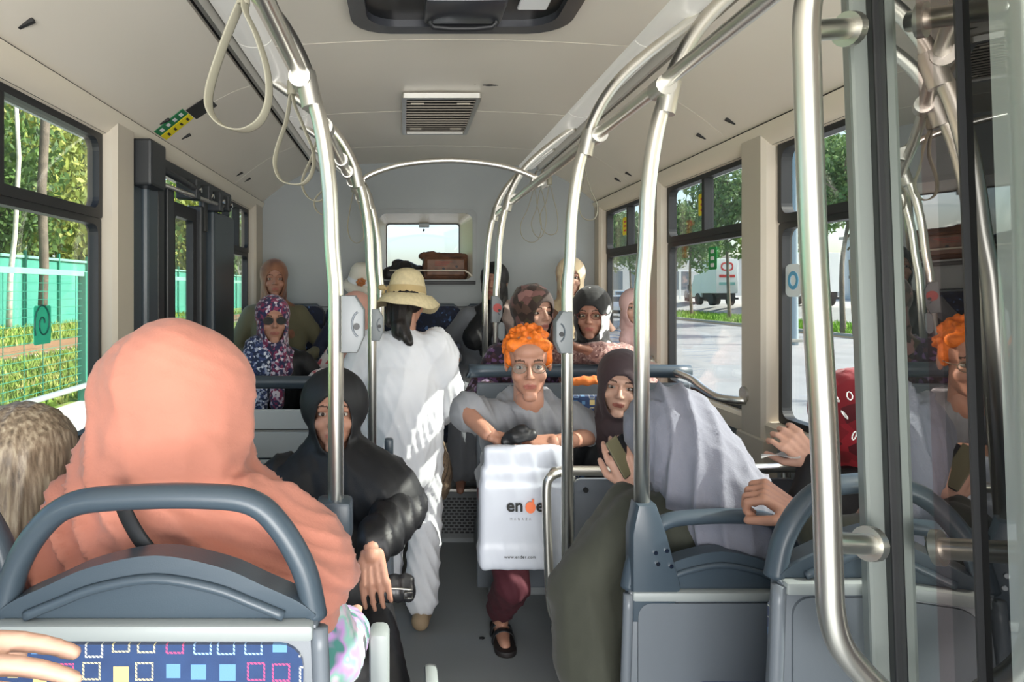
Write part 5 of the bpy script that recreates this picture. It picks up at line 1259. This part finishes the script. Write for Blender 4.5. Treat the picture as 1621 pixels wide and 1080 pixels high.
# --- 7 standing woman in white with the straw hat
f = person('person standing in white blouse and trousers with a wide straw hat, seen from behind', P(645, 478, 3.16), yaw=PI-.35, bodyyaw=PI-.15, pitch=-.12, pelvis=(-.01, 3.14, .80), s=.95, sk='b',
           feet=[(-.08, 3.22, 0), (.075, 3.02, 0)], el=((-.27, 3.15, .98), (.20, 3.16, .95)), L=dict(p=(-.15, 3.38, .95), d=(.3, .8, .1), pn=(0, 0, -1), curl=.9, side=1), R=dict(p=(.165, 3.32, .86), d=(.0, .3, -.9), pn=(-1, 0, 0), curl=1.0, side=1), base=(0, 3.12, 0))
B7 = f.pv
top(f, 'blouse', c_white, fat=1.12, sleeve=1.75, slen=1.15, amp=.013, freq=22, seed=9, voxel=.010, extra=[('c', f.W, f.pv+Vector((0, 0, -.12)), .19, .17), ('c', f.pv+Vector((-.07, 0, .1)), f.pv+Vector((-.11, 0, -.13)), .13, .12), ('c', f.pv+Vector((.06, 0, .1)), f.pv+Vector((.07, 0, -.10)), .12, .10)])
trousers(f, 'trousers', c_white, w=1.25, amp=.012)
for i in (0, 1): shoe(f, i, M('tan sandal', srgb('a08a6e'), .7), 'sandal')
m_dkhair = M('dark brown hair', (.012, .009, .008), .45, bump=(150, .5))
hair(f, [('e', (0, -.025, .01), (.084, .100, .075)), ('c', (0, -.07, -.02), (.015, -.12, -.15), .055, .04), ('c', (.015, -.12, -.13), (.07, -.145, -.20), .042, .018), ('c', (-.04, -.06, -.02), (-.05, -.08, -.10), .04, .03)], m_dkhair, .003, 110)
hat(f, m_straw, m_ribbon, 'straw_hat', bow=-1, tilt=.0, rb=.162, drop=.045, zc=.035)
bg_ = thing('woven_bag', 'brown netted woven bag hanging beside the white trousers', 'bag', (.17, 3.22, .45))
m_net = M('brown woven cord', srgb('6b5a48'), .85, var=(150, .5), bump=(220, 1, .004))
me = sculpt([('e', (.175, 3.22, .60), (.045, .09, .12)), ('c', (.175, 3.22, .66), (.17, 3.22, .74), .035, .02)], .007, 3); wrinkle(me, .003, 70, (.2, 1, 1), 3); link('bag_body', me, m_net, bg_)
cords = bmesh.new()
for k_ in range(10):
    a = k_*.63; T(cords, smooth_path([(.175+.047*math.cos(a+q*.5)*math.sin(PI*(q+.3)/5.3), 3.22+.093*math.sin(a+q*.5)*math.sin(PI*(q+.3)/5.3), .49+.05*q) for q in range(6)], 3), .0022, 5)
obj('netting', cords, M('dark cord', srgb('40352b'), .9), bg_, True)
obj('bag_handle', tube([(.172, 3.18, .74), (.168, 3.24, .84), (.166, 3.32, .86), (.172, 3.27, .74)], .006, 8, 5), m_net, bg_, True)
# --- 8 black hijab at the back
f = sit('person in a black headscarf and grey coat at the back, behind the two thin poles', P(782, 447, 4.3), (.47, 4.44, .93), -.35, -.1, fl_=.31, s=.97, sk='c')
top(f, 'coat', c_greyc, sleeve=1.25, fat=1.0, seed=4); skirt(f, 'skirt', c_greyc)
hj = hijab(f, c_black, amp=.005, chest=.28, drape=1.25, extra=[('c', f.N, f.N+Vector((-.13, -.06, -.17)), .09, .08)])
garment(f, 'shawl', c_shawl, [('c', f.N+Vector((.09, -.03, -.02)), f.N+Vector((.17, -.07, -.2)), .085, .07), ('c', f.N+Vector((.14, -.07, -.12)), f.N+Vector((.05, -.14, -.24)), .05, .04)], .009, 3, .007, 36, (1, .2, .5), 4)
# --- 9 patterned brown scarf
f = sit('person in a dark brown blotched headscarf and flowered dress looking right', P(846, 495, 3.5), (.64, 3.70, .70), .45, 0, fl_=.15, feet=[(.54, 3.36, .15), (.74, 3.36, .15)], s=1.03, sk='a',
        R=dict(p=P(775, 612, 3.32), d=(.5, -.4, -.5), pn=(.3, .8, -.4), curl=.5, side=1))
top(f, 'dress', c_flor2, sleeve=1.3, fat=1.1, seed=3); skirt(f, 'skirt', c_flor2)
hijab(f, c_brpat, amp=.007, tight=1.1, chest=.2, freq=30, face=(.053, .082))
# --- 10 beige scarf back right
f = sit('person in a cream and tan headscarf in the back right corner', P(903, 440, 4.32), (1.02, 4.44, .93), -.25, 0, fl_=.31, s=1.0, sk='a')
top(f, 'coat', cloth('brown cloth', '7a5a48'), seed=4, sleeve=1.2); skirt(f, 'skirt', c_navy)
hijab(f, c_beige, amp=.006, drape=1.2, chest=.25)
# --- 11 black and grey scarf, glasses, reaching arm
f = sit('person in glasses and a black and pale grey headscarf reaching out one hand', P(936, 497, 3.42), (.93, 3.64, .70), -.4, -.15, fl_=.15, feet=[(1.0, 3.36, .15), (.85, 3.36, .15)], s=1.0, sk='c', pitch=-.1,
        R=dict(p=P(935, 556, 3.1), d=(-.9, -.15, .25), pn=(0, .2, 1), curl=.35, side=1, s=1.05), el=(None, P(992, 566, 3.22)))
top(f, 'knitted_jacket', c_knit, sleeve=1.35, fat=1.05, seed=3); skirt(f, 'skirt', c_navy)
hijab(f, c_bw, amp=.006, tight=1.06, chest=.16, freq=26, face=(.055, .080)); glasses(f, col=M('reddish spectacle frame', srgb('6b2a22'), .3))
# --- 11b striped blouse by the window
f = sit('person in a blue and white striped blouse by the rear right window', P(1003, 487, 3.72), (1.14, 3.80, .72), -.1, 0, fl_=.15, s=.78, feet=[(1.05, 3.5, .15), (1.2, 3.5, .15)], sk='d')
top(f, 'striped_blouse', c_stripe, seed=3, sleeve=1.1, fat=1.05); skirt(f, 'skirt', c_white); hijab(f, M('pale pink scarf', srgb('dcb9b4'), .8), chest=.05, drape=.8)
# --- 12 woman with orange hair and grey t-shirt
f = sit('person with short orange hair and round glasses in a grey t-shirt holding a white bag', P(836, 575, 2.6), (.49, 2.95, .60), -.12, 0, s=1.06, sk='b', pitch=-.12, roll=.03,
        feet=[(.66, 2.90, 0), (.405, 2.93, 0)], el=(P(942, 690, 2.72), P(733, 648, 2.62)),
        R=dict(p=P(772, 688, 2.47), d=(.9, -.1, -.25), pn=(-.1, .3, -1), curl=.9, side=-1), L=dict(p=P(884, 700, 2.44), d=(-.95, -.1, -.1), pn=(.1, .6, -.8), curl=1.05, side=1, s=1.05))
m_or = M('vivid orange hair', srgb('e8741c'), .6, var=(45, .35), bump=(220, .8, .003))
curls = [('e', (0, -.03, .045), (.083, .098, .084)), ('c', (-.055, .042, .070), (.055, .042, .072), .024, .026), ('e', (.07, .0, .02), (.016, .03, .04)), ('e', (-.07, .0, .02), (.016, .03, .04))]
r_ = np.random.default_rng(4)
for _ in range(190):
    v = r_.normal(0, 1, 3); v /= np.linalg.norm(v)
    if v[2] < -.25 or (v[1] > .35 and v[2] < .55): continue
    curls.append(('e', (float(v[0]*.082), float(v[1]*.095-.028), float(v[2]*.083+.048)), (float(r_.uniform(.007, .0125)),)*3, None, 2))
hair(f, curls, m_or, .003, 120, (1, 1, 1), voxel=.0042)
top(f, 't_shirt', c_tee, fat=1.0, sleeve=1.25, slen=.72, amp=.014, freq=22, k=(1, .3, .5), seed=11, voxel=.009)
trousers(f, 'trousers', c_maroon, w=.95)
glasses(f, col=M('bronze spectacle frame', srgb('7a6a58'), .35))
for i in (0, 1):
    so = garment(f, 'sandal', M('black rubber sandal', (.015, .012, .012), .6), [('c', Vector(f.feet[i])+Vector((0, .05, .012)), Vector(f.feet[i])+Vector((0, -.15, .012)), .040, .046)], .006, 2, 0)
    c = coords(so.data); c[:, 2] = np.clip(c[:, 2], .0, .022); setco(so.data, c)
    for yy in (-.03, -.095):
        q = Vector(f.feet[i]); obj('sandal_strap', T(bmesh.new(), smooth_path([q+Vector((-.046, yy, .012)), q+Vector((-.035, yy, .05)), q+Vector((0, yy, .066)), q+Vector((.035, yy, .05)), q+Vector((.046, yy, .012))], 4), .01, 8, False, (.003, .018), (0, 0.001, 1)), m_black, so, True)
# white carrier bag with lettering
wb_ = thing('carrier_bag', 'large white plastic carrier bag with black and orange lettering', 'bag', P(825, 895, 2.4))
me = sculpt([('b', .252, .556, 2.34, 2.42, .50, .60, .02), ('b', .256, .552, 2.345, 2.415, .58, .80, .015), ('b', .272, .548, 2.355, 2.405, .78, .92, .012), ('b', .262, .550, 2.35, 2.41, .70, .85, .012)], .006, 10)
wrinkle(me, .007, 22, (1, 0, .3), 12, mask=lambda c: np.clip(np.abs(c[:, 2]-.71)/.16, .15, 1))
link('bag_body', me, M('white plastic film', srgb('c9cfda'), .38, spec=.5), wb_)
m_ink = M('black ink', (.01, .01, .01), .6); m_orink = M('orange ink', srgb('ee7a4c'), .6)
ty, tz = 2.3325, .708
def word(body, x, size, mat, **k): return text('lettering', body, size, mat, wb_, (x, ty, tz), bold=.0012, **k)
word('en', .343, .058, m_ink); word('d', .4085, .058, m_orink); word('er', .442, .058, m_ink)
obj('orange_dome', prism([(.4235+.017*math.cos(a), tz+.013+.0195*math.sin(a)) for a in np.linspace(0, 2*PI, 25)[:-1]], 'y', ty-.001, ty+.0), m_orink, wb_)
text('small_lettering', 'M A G A Z A', .010, M('grey ink', (.3, .3, .32), .6), wb_, (.355, ty, tz-.03), spacing=1.3)
text('web_address', 'www.ender.com', .014, m_ink, wb_, (.335, ty, .550), spacing=1.15)
bk = thing('black_pouch', 'crumpled black pouch held at the top of the white carrier bag', 'bag', P(818, 690, 2.42))
me = sculpt([('e', P(818, 690, 2.42), (.045, .035, .026)), ('c', P(800, 700, 2.42), P(842, 688, 2.42), .018, .020), ('e', P(826, 680, 2.42), (.028, .025, .018))], .005, 2); wrinkle(me, .005, 90, (1, .3, .8), 3)
link('pouch_body', me, m_black, bk); obj('knot', CYL(bmesh.new(), P(843, 722, 2.37), P(846, 712, 2.38), .012, 8, .004), m_black, bk)
# --- 13 plum hijab
f = sit('person in a dark plum headscarf leaning beside the orange-haired woman', P(982, 608, 2.62), (.93, 2.86, .58), -.3, -.1, s=.97, sk='d', roll=-.12, pitch=-.1)
top(f, 'coat', c_black, seed=4, sleeve=1.2); skirt(f, 'skirt', c_black)
hijab(f, c_plum, amp=.006, chest=.2, drape=1.1, face=(.052, .080), tight=1.02)
# --- 14 grey knitted scarf, olive coat, phone
f = sit('person bent over a phone in a pale grey headscarf and dark olive coat', P(1058, 700, 1.86), (.70, 1.80, .57), -PI*.74, PI*.97, s=1.02, sk='a', pitch=-.5,
        L=dict(p=P(1002, 775, 1.90), d=(-.35, .1, .9), pn=(.3, .9, .2), curl=.45, side=1), R=dict(p=P(1152, 800, 1.88), d=(-.05, .1, 1), pn=(-.8, .3, .2), curl=.7, side=-1), el=((.44, 1.82, .66), (.96, 1.84, .72)))
top(f, 'coat', c_olive, fat=1.1, sleeve=1.45, amp=.009, seed=7, extra=[('c', f.S[0], (.475, 1.80, .70), .075, .08), ('c', (.475, 1.80, .66), (.49, 1.78, .50), .095, .11)]); skirt(f, 'skirt', c_black)
hijab(f, c_greyknit, open_=True, amp=.018, tight=1.10, back=.12, chest=.18, wide=1.1, freq=26, k=(.9, .3, .2), face=(.05, .07), extra=[('c', hl(f, (0, -.03, 0)), f.N+Vector((.03, -.08, -.02)), .125, .125), ('c', f.N+Vector((.06, -.06, 0)), f.N+Vector((.13, -.08, -.15)), .10, .08), ('c', f.N+Vector((0, -.09, -.03)), f.N+Vector((.06, -.11, -.17)), .10, .08)])
ph_ = thing('phone', 'dark phone in an open wallet case held by the grey-scarfed woman', 'phone', P(985, 735, 1.92))
rt = Matrix.Rotation(-.5, 3, 'Y') @ Matrix.Rotation(.5, 3, 'Z')
c = P(987, 718, 1.90); obj('phone_body', box(c.x-.034, c.x+.034, c.y-.005, c.y+.005, c.z-.06, c.z+.045, .004, rt), m_black, ph_)
obj('wallet_cover', box(c.x-.034, c.x+.010, c.y-.012, c.y-.007, c.z-.062, c.z+.047, .002, rt), M('olive leather cover', srgb('6f6b52'), .5), ph_)
# --- 15 red scarf with paper
f = sit('person in a crimson headscarf with small white marks by the window, holding a paper', P(1350, 668, 1.86), (1.06, 1.78, .55), -2.4, PI*.95, s=.97, sk='a', pitch=-.3,
        L=dict(p=P(1290, 735, 1.80), d=(-.55, .1, .6), pn=(.2, .8, -.3), curl=.8, side=1), el=(P(1285, 800, 1.78), None))
top(f, 'cardigan', c_black, seed=4, sleeve=1.2); skirt(f, 'skirt', c_black)
hj = hijab(f, c_red, open_=True, amp=.007, tight=1.12, back=.12, chest=.1)
for i, (px, py) in enumerate(((1345, 627), (1323, 630), (1337, 657), (1362, 648), (1352, 690))):
    p = P(px, py, 1.725); obj('white_mark', T(bmesh.new(), [p+Vector((.007*math.cos(a+i), .003*math.sin(a), .010*math.sin(a))) for a in np.linspace(0, 2*PI, 9)[:-1]], .0016, 5, True), m_white, hj)
pp = thing('paper', 'crumpled white paper held above the steel rail beside the crimson scarf', 'paper', P(1235, 725, 1.8))
bm = bmesh.new(); nn = 12; vs = {}
for i in range(nn):
    for j in range(6):
        u, v = i/(nn-1), j/5; p = P(1205+62*u, 726-10*v*u-6*u, 1.78+.08*v); p.z += .006*math.sin(5*u+3*v)-.004*u+.010*v; vs[i, j] = bm.verts.new(p)
for i in range(nn-1):
    for j in range(5): bm.faces.new((vs[i, j], vs[i+1, j], vs[i+1, j+1], vs[i, j+1]))
bmesh.ops.solidify(bm, geom=bm.faces[:], thickness=.0015); obj('sheet', bm, M('white paper', (.8, .8, .8), .7), pp, True)
# --- 16 person behind the glass leaf, hand on the seat
f = sit('person in a dark olive sleeve gripping the grey seat, mostly behind the glass leaf', (1.10, 1.50, 1.14), (1.06, 1.44, .62), PI*.9, PI, s=1.0, sk='b', fl_=.1,
        L=dict(p=(.865, 1.50, .955), d=(-.75, .25, .55), pn=(-.5, .55, -.75), curl=1.15, side=1, s=1.12, thumb=.8), el=((.93, 1.36, .80), None), hd=None)
top(f, 'coat', c_olive, seed=8, sleeve=1.1); skirt(f, 'skirt', c_navy); hijab(f, c_brown, open_=True, chest=.1)
# --- 17 passenger beside the photographer, only fingers in view
f = sit('person of whom only blurred fingers show at the lower left corner', (-.68, .12, 1.30), (-.66, .05, .62), PI, PI, s=1.0, sk='d',
        R=dict(p=(-.405, .50, 1.165), d=(1, .05, .05), pn=(0, .3, -.95), curl=.18, side=1, s=1.0), el=(None, (-.60, .36, 1.0)))
top(f, 'blouse', c_white, seed=8); skirt(f, 'skirt', c_navy)
hair(f, [('e', (0, -.022, .035), (.088, .105, .094))], m_dkhair, .003, 110)
t = thing('orange_pouch', 'bright orange cloth pouch under the dark rail behind the orange-haired woman', 'bag', P(930, 612, 3.0))
me = sculpt([('e', P(928, 603, 3.02), (.06, .03, .022)), ('c', P(905, 605, 3.02), P(950, 601, 3.02), .018, .02)], .006, 2); wrinkle(me, .005, 80, (1, .3, .6), 3)
link('pouch_body', me, cloth('orange cloth', 'e07a35'), t); obj('drawstring', tube([P(945, 598, 2.99), P(955, 592, 2.98), P(958, 606, 2.98)], .003, 6, 4), m_black, t, True)
p = P(763, 1011, 1.45*F/551); t = thing('scrap', 'tiny dark scrap lying on the aisle floor', 'litter', (p.x, p.y, 0))
obj('scrap_piece', prism([(p.x-.012, p.y-.006), (p.x+.002, p.y-.010), (p.x+.013, p.y), (p.x+.004, p.y+.008), (p.x-.010, p.y+.005)], 'z', 0, .004), m_black, t)
bpy.data.scenes.remove(TMP)
